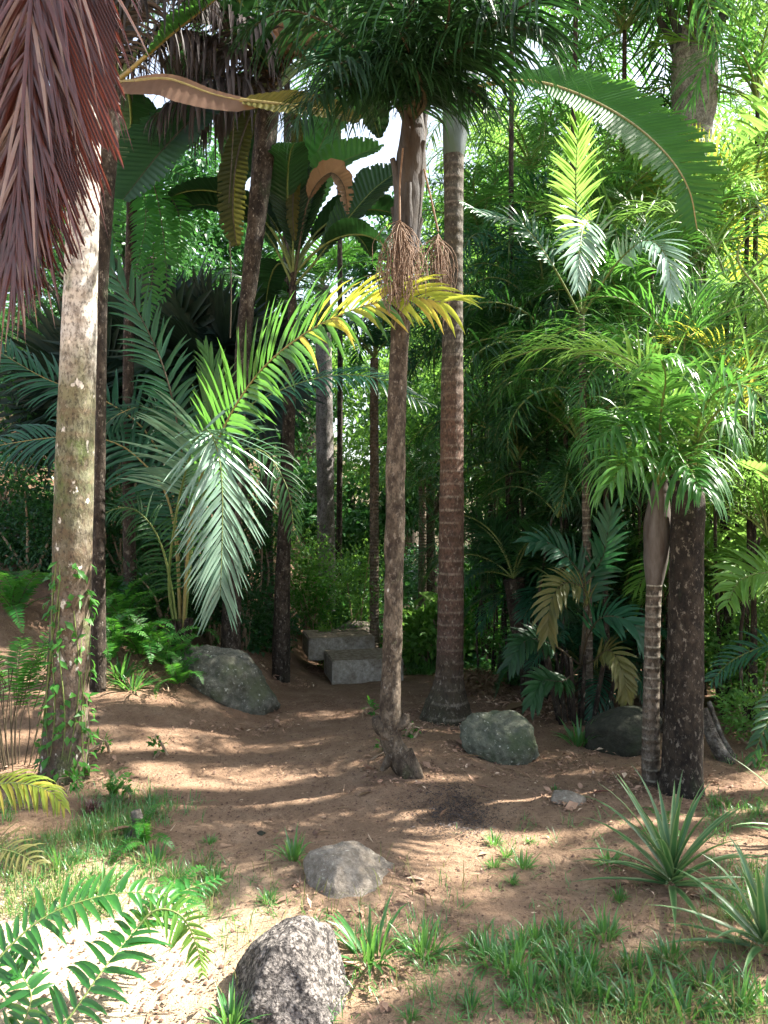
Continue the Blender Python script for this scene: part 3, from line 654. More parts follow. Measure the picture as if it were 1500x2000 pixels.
for k in range(9):
    a = k*.7; c = P(1357, 150, Y6); o_ = A(math.cos(a), math.sin(a), 0)
    tube(mb, resample([c+o_*.10+A(0, 0, -.2), c+o_*.17+A(0, 0, .1), c+o_*.24+A(0, 0, .45), c+o_*.42+A(0, 0, .8)], 10), np.linspace(.09, .03, 10), 8, 0, .12, seed=k)
link('crownshaft', mb.mesh('crownshaft', 'boots', b6), T6)

# --- T5: slim ringed palm with brown crownshaft
b5 = G(1273, 1530); Y5 = b5[1]-.0
T5 = thing('palm_tree', 'slim ringed palm with brown crownshaft and shiny strappy crown', 'palm tree', b5)
trunk(T5, [(1271, 1535, 18), (1271, 1450, 16.5), (1273, 1300, 15), (1276, 1180, 14.5), (1278, 1140, 15)], Y5, 'bark_slim', ring=.085, ringd=.04, rough=.03, n=160)
mb = MB(); pp, rr = trunk_pts([(1278, 1142, 15), (1279, 1120, 19), (1281, 1080, 24), (1284, 1030, 25), (1287, 985, 20), (1290, 930, 12)], Y5)
z = resample(np.hstack([pp, rr[:, None]]), 40); tube(mb, z[:, :3], z[:, 3], 20, 0, .07)
link('crownshaft', mb.mesh('crownshaft', 'shaftb', b5), T5)
for pts in ([(1288, 950, Y5), (1262, 860, Y5-.1), (1215, 830, Y5-.3), (1150, 870, Y5-.5)],
            [(1288, 950, Y5), (1300, 840, Y5), (1340, 780, Y5-.1), (1400, 790, Y5-.2), (1440, 860, Y5-.3)],
            [(1288, 950, Y5), (1285, 800, Y5+.1), (1250, 690, Y5+.1), (1180, 640, Y5+.1)],
            [(1288, 950, Y5), (1310, 900, Y5-.2), (1335, 900, Y5-.5), (1370, 960, Y5-.8)],
            [(1288, 950, Y5), (1270, 900, Y5-.3), (1230, 900, Y5-.6), (1190, 950, Y5-.8)],
            [(1288, 950, Y5), (1320, 800, Y5+.2), (1380, 700, Y5+.4), (1460, 680, Y5+.5)],
            [(1288, 950, Y5), (1265, 880, Y5+.3), (1210, 820, Y5+.6), (1130, 800, Y5+.9)],
            [(1288, 950, Y5), (1290, 820, Y5-.3), (1300, 740, Y5-.6), (1290, 700, Y5-.9)]):
    add_frond(T5, pts, n=38, L=.40, W=.024, a0=70, a1=30, droop=1.7, vee=18, plume=.55, start=.22, K=6, mats=('mid', 'stalk'), r0=.011, jit=.22)

# --- T7: dark rough trunk under the left canopy
def gb(px, py, Y):                                                  # base on the ground at a pixel column and distance
    x = (px-750)/FPX*Y; return A(x, Y, gz(x, Y))
def py_of(z, Y): return 1000-(z-CAMZ)/Y*FPX
Y7 = 6.8; b7 = gb(462, 0, Y7)
T7 = thing('palm_tree', 'palm with leaning dark ringed trunk holding dead brown leaves under the left canopy', 'palm tree', b7)
trunk(T7, [(450, py_of(b7[2], Y7), 20), (456, 1000, 15), (466, 800, 14), (478, 640, 15), (489, 540, 16), (501, 430, 18), (513, 320, 21), (522, 230, 22), (528, 180, 20)], Y7, 'bark_dark', rough=.09, ring=.07, ringd=.03, n=220, seed=9)
# --- T8: undivided-leaf palm
Y8 = 7.3; b8 = gb(548, 0, Y8)
T8 = thing('fan_palm', 'dark slim palm with upright undivided pleated leaves', 'palm tree', b8)
trunk(T8, [(548, py_of(b8[2], Y8), 18), (553, 1100, 14), (560, 950, 12), (564, 820, 12), (568, 700, 9), (572, 560, 7), (573, 520, 6)], Y8, 'bark_dark', rough=.08, ring=.09, ringd=.03, n=160)
shp = ([0, .1, .3, .6, .85, 1], [.05, .35, .75, 1, .85, .25])
for pts, w, mt, hint in (
    ([(573, 545, Y8), (572, 470, Y8-.1), (568, 400, Y8-.15), (560, 310, Y8-.1)], .26, 'shade', (.1, -1, .1)),
    ([(573, 545, Y8), (585, 480, Y8-.05), (602, 410, Y8-.05), (618, 345, Y8)], .20, 'shade', (-.4, -1, .1)),
    ([(573, 560, Y8), (625, 500, Y8-.1), (670, 440, Y8-.2), (725, 375, Y8-.2), (775, 335, Y8-.2)], .25, 'shade', (-.2, -.9, .5)),
    ([(573, 560, Y8), (600, 420, Y8+.3), (650, 330, Y8+.4), (740, 285, Y8+.5)], .28, 'mid', (-.2, -.8, .5)),
    ([(573, 560, Y8), (535, 480, Y8-.1), (490, 430, Y8-.2), (400, 400, Y8-.3), (330, 420, Y8-.4)], .22, 'shade', (.1, -.8, .6)),
    ([(573, 560, Y8), (590, 400, Y8+.6), (640, 260, Y8+.8), (720, 220, Y8+1)], .28, 'mid', (-.2, -.8, .4))):
    add_frond(T8, pts, name='leaf_blade', fn=blade, width=w, pleats=26, hint=hint, fold=.35, sweep=.55, mats=(mt, 'stalk'), start=.22, fray=.35, shape=shp, r0=.014, amp=.012, nu=150)
add_frond(T8, [(573, 560, Y8), (600, 400, Y8-.2), (640, 340, Y8-.3), (670, 360, Y8-.35), (680, 420, Y8-.4)], name='dead_leaf', fn=blade, width=.14, pleats=24, hint=(0, -1, .3), fold=.6, sweep=.4, mats=('dead', 'stalkd'), start=.5, fray=.8, nu=120)['label'] = 'curled dead brown leaf'
# --- T7 crown: big dark drooping blades, dead ones, tan half leaf
bl = dict(name='leaf_blade', fn=blade, pleats=34, shape=shp, nu=150)
c7 = (528, 190, Y7)
for pts, w, mt, hint, st_ in (
    ([c7, (470, 150, Y7-.2), (400, 210, Y7-.5), (320, 290, Y7-.8), (240, 390, Y7-1.0)], .38, 'shade', (0, -.7, .7), .2),
    ([c7, (500, 200, Y7-.3), (465, 300, Y7-.5), (455, 400, Y7-.6), (462, 480, Y7-.6)], .15, 'mottled', (-.2, -1, .2), .15),
    ([c7, (560, 180, Y7+.2), (580, 260, Y7+.3), (572, 400, Y7+.3), (575, 470, Y7+.3)], .08, 'mottled', (0, -1, .2), .1),
    ([c7, (480, 60, Y7-.3), (380, 0, Y7-.6), (280, 20, Y7-.9), (200, 120, Y7-1.1)], .34, 'darkdead', (0, -.6, .7), .2),
    ([c7, (580, 90, Y7-.3), (640, 120, Y7-.5), (700, 180, Y7-.6)], .26, 'teal', (0, -.7, .7), .2),
    ([c7, (540, 60, Y7+.2), (600, -20, Y7+.3), (720, 0, Y7+.4), (780, 90, Y7+.5)], .30, 'mid', (0, -.7, .7), .2)):
    add_frond(T7, pts, width=w, hint=hint, mats=(mt, 'stalkd'), start=st_, fray=.5, fold=.3, sweep=.5, r0=.016, amp=.006, notch=.02, **bl)
for pts in ([c7, (470, 110, Y7-.4), (400, 80, Y7-.7), (320, 60, Y7-1), (250, 90, Y7-1.2)], [c7, (450, 150, Y7-.5), (380, 170, Y7-.8), (300, 230, Y7-1)], [c7, (500, 80, Y7-.5), (430, 20, Y7-.9), (350, -10, Y7-1.2)],
            [c7, (515, 120, Y7+.1), (470, 60, Y7+.2), (400, 110, Y7+.3), (350, 200, Y7+.4)], [c7, (490, 180, Y7+.2), (430, 190, Y7+.4), (380, 260, Y7+.5)]):
    add_frond(T7, pts, name='dead_frond', n=52, L=.62, W=.035, a0=60, a1=25, droop=2.4, vee=-10, start=.1, K=6, mats=('darkdead', 'stalkd'), jit=.35, plume=.5)
for pts in ([c7, (535, 120, Y7-.3), (545, 70, Y7-.4), (540, 30, Y7-.4)], [c7, (560, 130, Y7-.3), (590, 90, Y7-.4), (640, 70, Y7-.4)], [c7, (540, 150, Y7-.2), (570, 100, Y7-.4), (600, 120, Y7-.6)]):
    add_frond(T7, pts, name='dead_leaf', fn=blade, width=.12, pleats=12, hint=(0, -1, .2), fold=.7, sweep=.4, mats=('dead', 'stalkd'), start=.1, fray=.8, nu=90)

# --- T12: brown trunk behind the white one, its crown high left
Y12 = 5.6; b12 = gb(192, 0, Y12)
T12 = thing('palm_tree', 'brown palm close behind the white trunk, a tan dying leaf reaching right', 'palm tree', b12)
trunk(T12, [(192, py_of(b12[2], Y12), 15), (194, 1000, 11), (197, 800, 10), (198, 600, 11), (204, 420, 16), (212, 260, 20), (222, 150, 18)], Y12, 'bark_dark', ring=.1, ringd=.02, rough=.07, n=160)
c12 = (226, 160, Y12)
o = add_frond(T12, [c12, (262, 158, Y12-.3), (330, 155, Y12-.5), (420, 185, Y12-.7), (520, 205, Y12-.85)], name='dying_leaf', fn=blade, width=.17, pleats=18, hint=(0, -.95, .25), fold=.1, sweep=.5,
    mats=('pink', 'stalky'), start=.12, fray=.02, shape=([0, .15, .5, .85, 1], [.2, .9, 1, .6, .1]), lr=(.25, 1), nu=140, amp=.0015, notch=.004); o['label'] = 'tan dying leaf, smooth underside showing'
o = add_frond(T12, [(470, 196, Y12-.78), (560, 205, Y12-.9), (630, 215, Y12-.95), (700, 235, Y12-1.)], name='dying_leaf', fn=blade, width=.14, pleats=18, hint=(0, -.8, .5), fold=.2, sweep=.5,
    mats=('mottle', 'stalky'), start=.02, fray=.3, amp=.004, notch=.02, shape=([0, .3, .7, 1], [.4, 1, .8, .3]), nu=120); o['label'] = 'mottled yellow tip of the dying leaf'
add_frond(T12, [c12, (262, 130, Y12-.3), (330, 70, Y12-.5), (400, 15, Y12-.7), (480, -50, Y12-.9)], name='leaf_blade', fn=blade, width=.3, pleats=26, hint=(.3, -.8, .5), fold=.4, sweep=.6, mats=('mid', 'stalky'), start=.35, fray=.3, r0=.02, nu=120, lr=(.5, 1))
for pts in ([c12, (230, 60, Y12-.3), (290, -20, Y12-.6), (380, -30, Y12-.9)], [c12, (220, 60, Y12), (170, 0, Y12), (90, 10, Y12)], [c12, (260, 90, Y12+.3), (330, 60, Y12+.6), (420, 80, Y12+1)]):
    add_frond(T12, pts, name='dead_frond', n=50, L=.6, W=.03, a0=60, a1=25, droop=2.2, vee=-10, start=.1, K=6, mats=('darkdead', 'stalkd'), jit=.35, plume=.5)

# --- slim background trunks
def simple_tree(px, Y, top, hw, mt, label, name='palm_tree', leanx=0, ring=.09, sides=18):
    b = gb(px, 0, Y); T = thing(name, label, 'palm tree', b)
    trunk(T, [(px, py_of(b[2], Y), hw*1.35), (px+leanx*.15, py_of(b[2]+.4, Y), hw*1.05), (px+leanx*.5, (py_of(b[2], Y)+top)/2, hw), (px+leanx, top, hw*.9)], Y, mt, ring=ring, ringd=.02, rough=.04, n=110, sides=sides)
    return T

# ------------------------------------------------------------------ young palm at the centre left with the hero fronds
YA = 6.5; bA = gb(352, 0, YA)
PA = thing('young_palm', 'trunkless palm on the bank with a brightly sunlit hanging frond', 'palm', bA)
ry = py_of(bA[2], YA); rb = (355, ry, YA)
mb = MB()
for k in range(9):
    a = k*2.4; o_ = A(math.cos(a), math.sin(a), 0)*(.03+.004*k); tube(mb, resample([bA+o_*.7-A(0, 0, .1), bA+o_+A(0, 0, .12), bA+o_*1.5+A(0, 0, .30)], 8), np.linspace(.045, .02, 8), 7, 0, .1, seed=k)
link('stem_base', mb.mesh('stem_base', 'bark_dark', bA), PA)
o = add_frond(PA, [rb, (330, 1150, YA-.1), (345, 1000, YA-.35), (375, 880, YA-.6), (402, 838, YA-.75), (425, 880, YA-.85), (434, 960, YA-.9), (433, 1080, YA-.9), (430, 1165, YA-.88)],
    n=70, L=.62, W=.028, a0=68, a1=26, droop=.35, vee=-8, start=.42, hint=(.65, -.7, .45), K=7, mats=('sunsheen', 'stalk'), r0=.014, tipL=.55, baseL=.85, jit=.1, peak=.3)
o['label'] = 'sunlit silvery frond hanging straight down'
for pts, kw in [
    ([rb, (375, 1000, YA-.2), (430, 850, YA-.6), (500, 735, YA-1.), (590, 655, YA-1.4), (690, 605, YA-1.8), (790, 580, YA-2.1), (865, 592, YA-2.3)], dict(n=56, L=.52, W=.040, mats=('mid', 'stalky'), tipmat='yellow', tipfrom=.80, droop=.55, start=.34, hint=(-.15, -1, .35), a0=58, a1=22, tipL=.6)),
    ([rb, (390, 950, YA+.2), (440, 830, YA+.2), (530, 770, YA+.2), (640, 735, YA+.1), (740, 740, YA), (830, 790, YA-.1)], dict(n=56, L=.42, W=.026, mats=('teal', 'stalk'), droop=.9, start=.34, hint=(-.05, -.6, .8), a0=72, a1=35)),
    ([rb, (335, 1000, YA+.1), (270, 895, YA+.1), (190, 855, YA), (90, 856, YA), (-60, 880, YA)], dict(n=56, L=.5, W=.03, mats=('teal', 'stalky'), droop=.8, start=.3, hint=(0, -.75, .65))),
    ([rb, (340, 980, YA+.3), (290, 850, YA+.4), (200, 780, YA+.4), (90, 740, YA+.4), (-30, 670, YA+.4)], dict(n=56, L=.54, W=.034, mats=('teal', 'stalky'), droop=.7, start=.3, hint=(.2, -.75, .65))),
    ([rb, (365, 1000, YA+.1), (350, 850, YA), (320, 720, YA-.1), (270, 610, YA-.2), (215, 520, YA-.3), (185, 440, YA-.3)], dict(n=44, L=.36, W=.034, mats=('teal', 'stalkd'), droop=.6, start=.4, hint=(.35, -.9, .2), a0=55, a1=20)),
    ([rb, (370, 1000, YA+.2), (370, 880, YA+.3), (300, 800, YA+.2), (230, 810, YA+.1), (170, 870, YA)], dict(n=44, L=.36, W=.024, mats=('deep', 'stalky'), droop=.8, start=.4, hint=(0, -.6, .8))),
    ([rb, (375, 1020, YA+.1), (400, 880, YA+.2), (420, 760, YA+.2), (400, 680, YA+.3)], dict(n=40, L=.42, W=.034, mats=('mid', 'stalk'), droop=.25, start=.45, hint=(0, -1, .1), a0=45, a1=15)),
    ([rb, (380, 1020, YA-.1), (440, 900, YA-.2), (510, 880, YA-.3), (560, 950, YA-.4), (575, 1040, YA-.4)], dict(n=40, L=.34, W=.024, mats=('deep', 'stalk'), droop=1., start=.3, hint=(0, -.7, .7))),
    ([rb, (320, 1080, YA-.1), (270, 1000, YA-.2), (210, 1000, YA-.3), (150, 1060, YA-.4)], dict(n=34, L=.3, W=.02, mats=('deep', 'stalk'), droop=1., start=.3, hint=(0, -.6, .8)))]:
    add_frond(PA, pts, **{**dict(K=5, r0=.015, jit=.1, vee=8), **kw})

# ------------------------------------------------------------------ instanced palm crowns
def arch(L, rise, drop, n=8):
    t = np.linspace(0, 1, n); ang = np.radians(rise)-t**1.3*np.radians(rise+drop)
    return np.vstack([[0, 0, 0], np.cumsum(np.stack([np.cos(ang), 0*ang, np.sin(ang)], 1), 0)])*L/n
PROTO = {}
def proto(kind, mt, L=1.0):
    key = (kind, mt)
    if key not in PROTO:
        out = []
        for v in range(3):
            if kind == 'feather': me = frond(arch(1, 62-v*8, 38+v*14), n=40, L=.30, W=.020, a0=70, a1=30, droop=.7, vee=16, start=.16, K=4, mats=(mt, 'stalk'), r0=.010, jit=.12)
            if kind == 'plume': me = frond(arch(1, 66-v*8, 45+v*14), n=44, L=.27, W=.0125, a0=75, a1=35, droop=1.5, vee=15, plume=.75, start=.12, K=4, mats=(mt, 'stalk'), r0=.009, jit=.25)
            if kind == 'grassy': me = frond(arch(1, 75-v*10, 20+v*20), n=30, L=.34, W=.014, a0=50, a1=22, droop=.9, vee=25, plume=.5, start=.15, K=4, mats=(mt, 'stalk'), r0=.008, jit=.25)
            if kind == 'fern': me = frond(arch(1, 68-v*10, 35+v*18), n=34, L=.15, W=.036, a0=82, a1=65, droop=.15, vee=0, start=.1, K=2, mats=(mt, 'stalkd'), r0=.006, jit=.08, tipL=.12, baseL=.5, peak=.3, fold=.15)
            if kind == 'paddle': me = blade(arch(1, 72-v*10, 25+v*16), .17, pleats=22, fold=.35, sweep=.5, mats=(mt, 'stalk'), start=.3, fray=.3, nu=90, nv=8, amp=.008, r0=.012)
            if kind == 'broad': me = blade(arch(1, 60-v*10, 45+v*20), .2, pleats=9, fold=.2, sweep=.25, mats=(mt, 'stalk'), start=.45, fray=0, nu=40, nv=6, amp=.004, r0=.010, notch=.02)
            if kind == 'dead': me = frond(arch(1, 30-v*20, 75), n=30, L=.26, W=.016, a0=60, a1=25, droop=2.2, vee=-20, plume=.4, start=.15, K=4, mats=(mt, 'stalkd'), r0=.009, jit=.35)
            out.append(me)
        PROTO[key] = out
    return PROTO[key]
SDV = np.array(SD)
def _gap_targets():  # spots kept sunlit; crown fronds crossing their sun lines are left out
    t = [(P(x, y, G(x, y)[1]), .16) for x, y in ((30, 1800), (120, 1850), (60, 1930), (170, 1960), (260, 1900), (330, 1850), (240, 1800), (20, 1990), (430, 1990), (460, 1800), (350, 1960))]
    t += [(P(x, y, G(x, y)[1]), .10) for x, y in ((470, 1540), (400, 1530), (620, 1585), (1330, 1590), (640, 1400), (1180, 1590))]
    t += [(P(190, y, 4.5), .10) for y in (640, 760, 880, 1000, 450, 200, 320)]
    t += [(P(x, y, 5.6), .2) for x, y in ((440, 880), (430, 980), (470, 960), (400, 1050), (480, 1080), (430, 1150))]
    t += [(P(x, y, 4.5), .16) for x, y in ((700, 600), (800, 590), (880, 620))]
    t += [(P(x, y, Y), .25) for x, y, Y in ((1290, 880, 4.5), (1200, 760, 5.), (1380, 800, 4.5), (1160, 520, 6.), (1300, 540, 6.), (1360, 330, 5.6), (1440, 650, 6.6), (1460, 850, 5.8), (1300, 250, 5.7), (1150, 320, 6.6), (1480, 950, 4.5))]
    return t
GAPS = _gap_targets()
GAPS2 = GAPS+[(P(x, y, Y), .45) for x, y, Y in ((850, 1220, 9.4), (940, 1220, 9.6), (650, 1000, 10), (600, 930, 10), (1440, 500, 7), (1460, 700, 7), (1400, 900, 7), (1480, 300, 9), (1350, 600, 8), (1250, 500, 8), (1200, 700, 7), (1440, 1100, 6.5), (1450, 1250, 7), (1420, 1350, 6.5), (1480, 1000, 7), (1380, 400, 9), (1300, 250, 9), (1300, 800, 6), (1420, 780, 5.5))]
def in_gap(pts, margin, gl=None):
    for c, rad in (gl or GAPS):
        q = pts-c; u = q@SDV; dist = np.linalg.norm(q-u[:, None]*SDV, axis=1)
        if ((dist < rad+margin) & (u > .3)).any(): return True
    return False
def crown(parent, origin, L, n, kind, mt, seed=0, lo=-5, hi=35, fan_=(0, 360), part='frond', mt2=None, gap=.08, gl=None):
    r = np.random.default_rng(seed); ms = proto(kind, mt); m2 = proto(kind, mt2) if mt2 else ms
    loc = np.array(parent.location)
    for k in range(n):
        az = math.radians(fan_[0]+(fan_[1]-fan_[0])*((k*.381966) % 1)+r.uniform(-8, 8)); u = k/max(1, n-1)
        tilt = math.radians(hi+(lo-hi)*u+r.uniform(-8, 8))
        vi = int(r.integers(0, 3)); me = (m2 if (mt2 and r.random() < .3) else ms)[vi]
        if gap:
            ap = {'feather': (62-vi*8, 38+vi*14), 'plume': (66-vi*8, 45+vi*14), 'grassy': (75-vi*10, 20+vi*20)}.get(kind, (62-vi*8, 38+vi*14))
            q = arch(1, *ap)*L; ct, st_ = math.cos(tilt), math.sin(tilt); x_ = q[:, 0]*ct-q[:, 2]*st_; z_ = q[:, 0]*st_+q[:, 2]*ct
            if in_gap(np.array(origin)+np.stack([x_*math.cos(az), x_*math.sin(az), z_], 1), gap*L, gl): continue
        o = link(part, me, parent, [float(q) for q in (np.array(origin)-loc)])
        o.rotation_euler = (r.uniform(-.35, .35), -tilt, az); s = L*r.uniform(.82, 1.1); o.scale = (s, s, s)
def palm(px, py, Y, L, kind, mt, label, n=14, name='palm_tree', bark_='bark_dark', hw=9, mt2=None, seed=0, group=None, lo=-35, hi=25, shaft=None, cat='palm tree', clump=False):
    """crown centre seen at (px,py), Y metres away; trunk straight down to the ground"""
    c = P(px, py, Y); b = A(c[0]+R.uniform(-.1, .1), Y, 0); b[2] = gz(b[0], b[1])
    T = thing(name, label, cat, b, group)
    if clump:
        mb = MB()
        for k in range(3):
            a = k*2.4; q = A(math.cos(a), math.sin(a), 0)*.05*math.sqrt(k+.3); tube(mb, resample([b+q*2-A(0, 0, .1), b+q*3+(c-b)*.5, c+q], 10), np.linspace(.016, .010, 10), 6, 0, .05, seed=k)
        link('stems', mb.mesh('stems', bark_, b), T)
    else:
        p = resample([b, b*.5+c*.5+A(R.uniform(-.08, .08), 0, 0), c], 12); rr = hw/FPX*Y*np.linspace(1.25, .85, 12); rr[0] *= 1.3
        link('trunk', trunk_mesh(p, rr, bark_, b, sides=14, n=70, ring=.1, ringd=.03, rough=.05, seed=seed), T)
    if shaft:
        mb = MB(); z = np.linspace(0, 1, 10); tube(mb, c+A(0, 0, 1)*np.outer(z, A(1, 1, 1)*0+A(0, 0, 1)*0+1)[:, :1]*0+np.outer(z*shaft-.05, A(0, 0, 1)), hw/FPX*Y*(1+.6*np.sin(z*2.6))*np.where(z > .8, .7, 1), 14, 0, .04)
        link('crownshaft', mb.mesh('crownshaft', 'shaft', b), T); c = c+A(0, 0, shaft*.9)
    crown(T, c, L, n, kind, mt, seed, lo, hi, mt2=mt2)
    return T
# crown of the white palm and the stout palm, above the frame
for px_, py_, Y_, L_, sd_, lb_ in ((556, -150, 8.8, 2.8, 31, 'palm crowned above the frame, fronds hanging left of the central crown'), (1130, -190, 8.6, 2.9, 32, 'palm crowned above the frame, fronds hanging over the big arching leaf')):
    palm(px_, py_, Y_, L_, 'plume', 'shade', lb_, n=18, mt2='deep', seed=sd_, group='palms of the thicket', hw=5, lo=-45, hi=15)
crown(T7, P(*c7), 2.1, 9, 'paddle', 'shade', 71, -25, 15, part='leaf_blade')
crown(T12, P(*c12), 1.9, 7, 'paddle', 'shade', 73, -25, 20, part='leaf_blade')
crown(T8, P(573, 540, Y8), 1.5, 7, 'paddle', 'shade', 72, -10, 20, part='leaf_blade')
crown(T1, P(178, -560, Y1), 2.2, 12, 'feather', 'mid', 3, -20, 40)
crown(T4, P(1346, 950, Y4), 1.45, 24, 'grassy', 'lime', 5, -12, 30, mt2='mid', gap=.03)
crown(T6, P(1357, 60, Y6), 2.4, 16, 'plume', 'mid', 6, -35, 35, mt2='lime', gap=0)

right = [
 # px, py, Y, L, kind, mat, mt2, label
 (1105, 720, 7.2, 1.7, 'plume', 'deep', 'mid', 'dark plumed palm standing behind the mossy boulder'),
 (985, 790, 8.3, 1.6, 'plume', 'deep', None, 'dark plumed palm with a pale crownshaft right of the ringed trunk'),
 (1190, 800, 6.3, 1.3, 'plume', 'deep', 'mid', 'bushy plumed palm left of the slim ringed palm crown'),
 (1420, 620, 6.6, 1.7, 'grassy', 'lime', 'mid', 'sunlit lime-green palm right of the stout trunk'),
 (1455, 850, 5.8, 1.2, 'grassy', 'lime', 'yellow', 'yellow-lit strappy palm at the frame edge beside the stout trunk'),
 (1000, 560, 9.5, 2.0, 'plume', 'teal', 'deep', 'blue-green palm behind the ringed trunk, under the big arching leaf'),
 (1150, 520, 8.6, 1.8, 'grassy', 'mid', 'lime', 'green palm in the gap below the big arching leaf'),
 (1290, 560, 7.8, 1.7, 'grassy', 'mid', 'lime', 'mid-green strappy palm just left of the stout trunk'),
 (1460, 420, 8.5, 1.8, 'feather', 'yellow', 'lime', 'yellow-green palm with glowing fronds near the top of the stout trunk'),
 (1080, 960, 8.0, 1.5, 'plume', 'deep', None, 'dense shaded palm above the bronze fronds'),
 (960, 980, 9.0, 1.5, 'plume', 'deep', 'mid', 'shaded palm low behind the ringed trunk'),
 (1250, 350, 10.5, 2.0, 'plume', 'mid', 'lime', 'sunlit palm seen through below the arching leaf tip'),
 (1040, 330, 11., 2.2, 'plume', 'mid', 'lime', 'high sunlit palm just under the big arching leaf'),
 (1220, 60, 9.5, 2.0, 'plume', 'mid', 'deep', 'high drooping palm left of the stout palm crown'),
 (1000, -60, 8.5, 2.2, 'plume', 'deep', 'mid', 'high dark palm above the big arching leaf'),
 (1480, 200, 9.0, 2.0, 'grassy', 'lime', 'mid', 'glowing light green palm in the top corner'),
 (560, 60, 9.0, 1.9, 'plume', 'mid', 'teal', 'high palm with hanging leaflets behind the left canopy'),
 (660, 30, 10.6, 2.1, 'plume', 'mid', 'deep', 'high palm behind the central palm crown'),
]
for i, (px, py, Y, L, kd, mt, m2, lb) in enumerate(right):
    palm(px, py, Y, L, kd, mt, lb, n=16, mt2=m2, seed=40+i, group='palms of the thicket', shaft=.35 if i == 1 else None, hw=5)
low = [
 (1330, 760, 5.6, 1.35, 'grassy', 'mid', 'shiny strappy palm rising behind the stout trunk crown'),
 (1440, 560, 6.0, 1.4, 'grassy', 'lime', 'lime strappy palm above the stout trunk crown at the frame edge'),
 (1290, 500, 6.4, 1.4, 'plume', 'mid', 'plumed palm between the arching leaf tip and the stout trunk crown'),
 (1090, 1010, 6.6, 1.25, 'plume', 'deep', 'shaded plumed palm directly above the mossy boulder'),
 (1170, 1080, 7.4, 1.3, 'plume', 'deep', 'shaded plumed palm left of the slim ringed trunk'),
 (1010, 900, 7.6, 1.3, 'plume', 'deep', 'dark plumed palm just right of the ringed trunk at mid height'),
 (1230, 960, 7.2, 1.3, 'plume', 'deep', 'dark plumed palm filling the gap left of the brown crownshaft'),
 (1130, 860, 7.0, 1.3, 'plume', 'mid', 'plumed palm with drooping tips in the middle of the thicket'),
 (1060, 640, 7.9, 1.5, 'plume', 'deep', 'plumed palm under the sunlit silvery open frond'),
 (1230, 660, 7.2, 1.4, 'grassy', 'mid', 'strappy palm between the sunlit silvery frond and the stout trunk'),
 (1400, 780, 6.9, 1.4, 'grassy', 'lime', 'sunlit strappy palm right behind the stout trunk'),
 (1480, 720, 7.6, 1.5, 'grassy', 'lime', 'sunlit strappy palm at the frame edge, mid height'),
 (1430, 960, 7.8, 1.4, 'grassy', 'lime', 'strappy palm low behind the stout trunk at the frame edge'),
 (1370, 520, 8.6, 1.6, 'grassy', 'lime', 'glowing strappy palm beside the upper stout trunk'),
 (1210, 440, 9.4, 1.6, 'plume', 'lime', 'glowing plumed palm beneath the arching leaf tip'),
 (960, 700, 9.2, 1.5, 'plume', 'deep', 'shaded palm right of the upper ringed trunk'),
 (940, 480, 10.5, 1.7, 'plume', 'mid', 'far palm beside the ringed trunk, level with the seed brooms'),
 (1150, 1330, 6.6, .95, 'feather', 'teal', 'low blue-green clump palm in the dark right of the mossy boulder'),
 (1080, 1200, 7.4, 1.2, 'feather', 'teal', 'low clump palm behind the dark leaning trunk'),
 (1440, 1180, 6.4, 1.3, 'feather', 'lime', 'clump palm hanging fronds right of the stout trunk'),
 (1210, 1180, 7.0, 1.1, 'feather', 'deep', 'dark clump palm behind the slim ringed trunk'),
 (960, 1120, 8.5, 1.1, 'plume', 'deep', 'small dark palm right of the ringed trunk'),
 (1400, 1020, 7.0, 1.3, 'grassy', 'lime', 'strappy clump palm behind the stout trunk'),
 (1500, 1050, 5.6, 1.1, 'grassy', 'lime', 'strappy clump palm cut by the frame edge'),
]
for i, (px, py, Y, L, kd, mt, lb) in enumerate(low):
    palm(px, py, Y, L, kd, mt, lb, n=18, seed=80+i, name='clump_palm', cat='palm', group='low palms of the thicket', lo=-10, hi=30, clump=True)

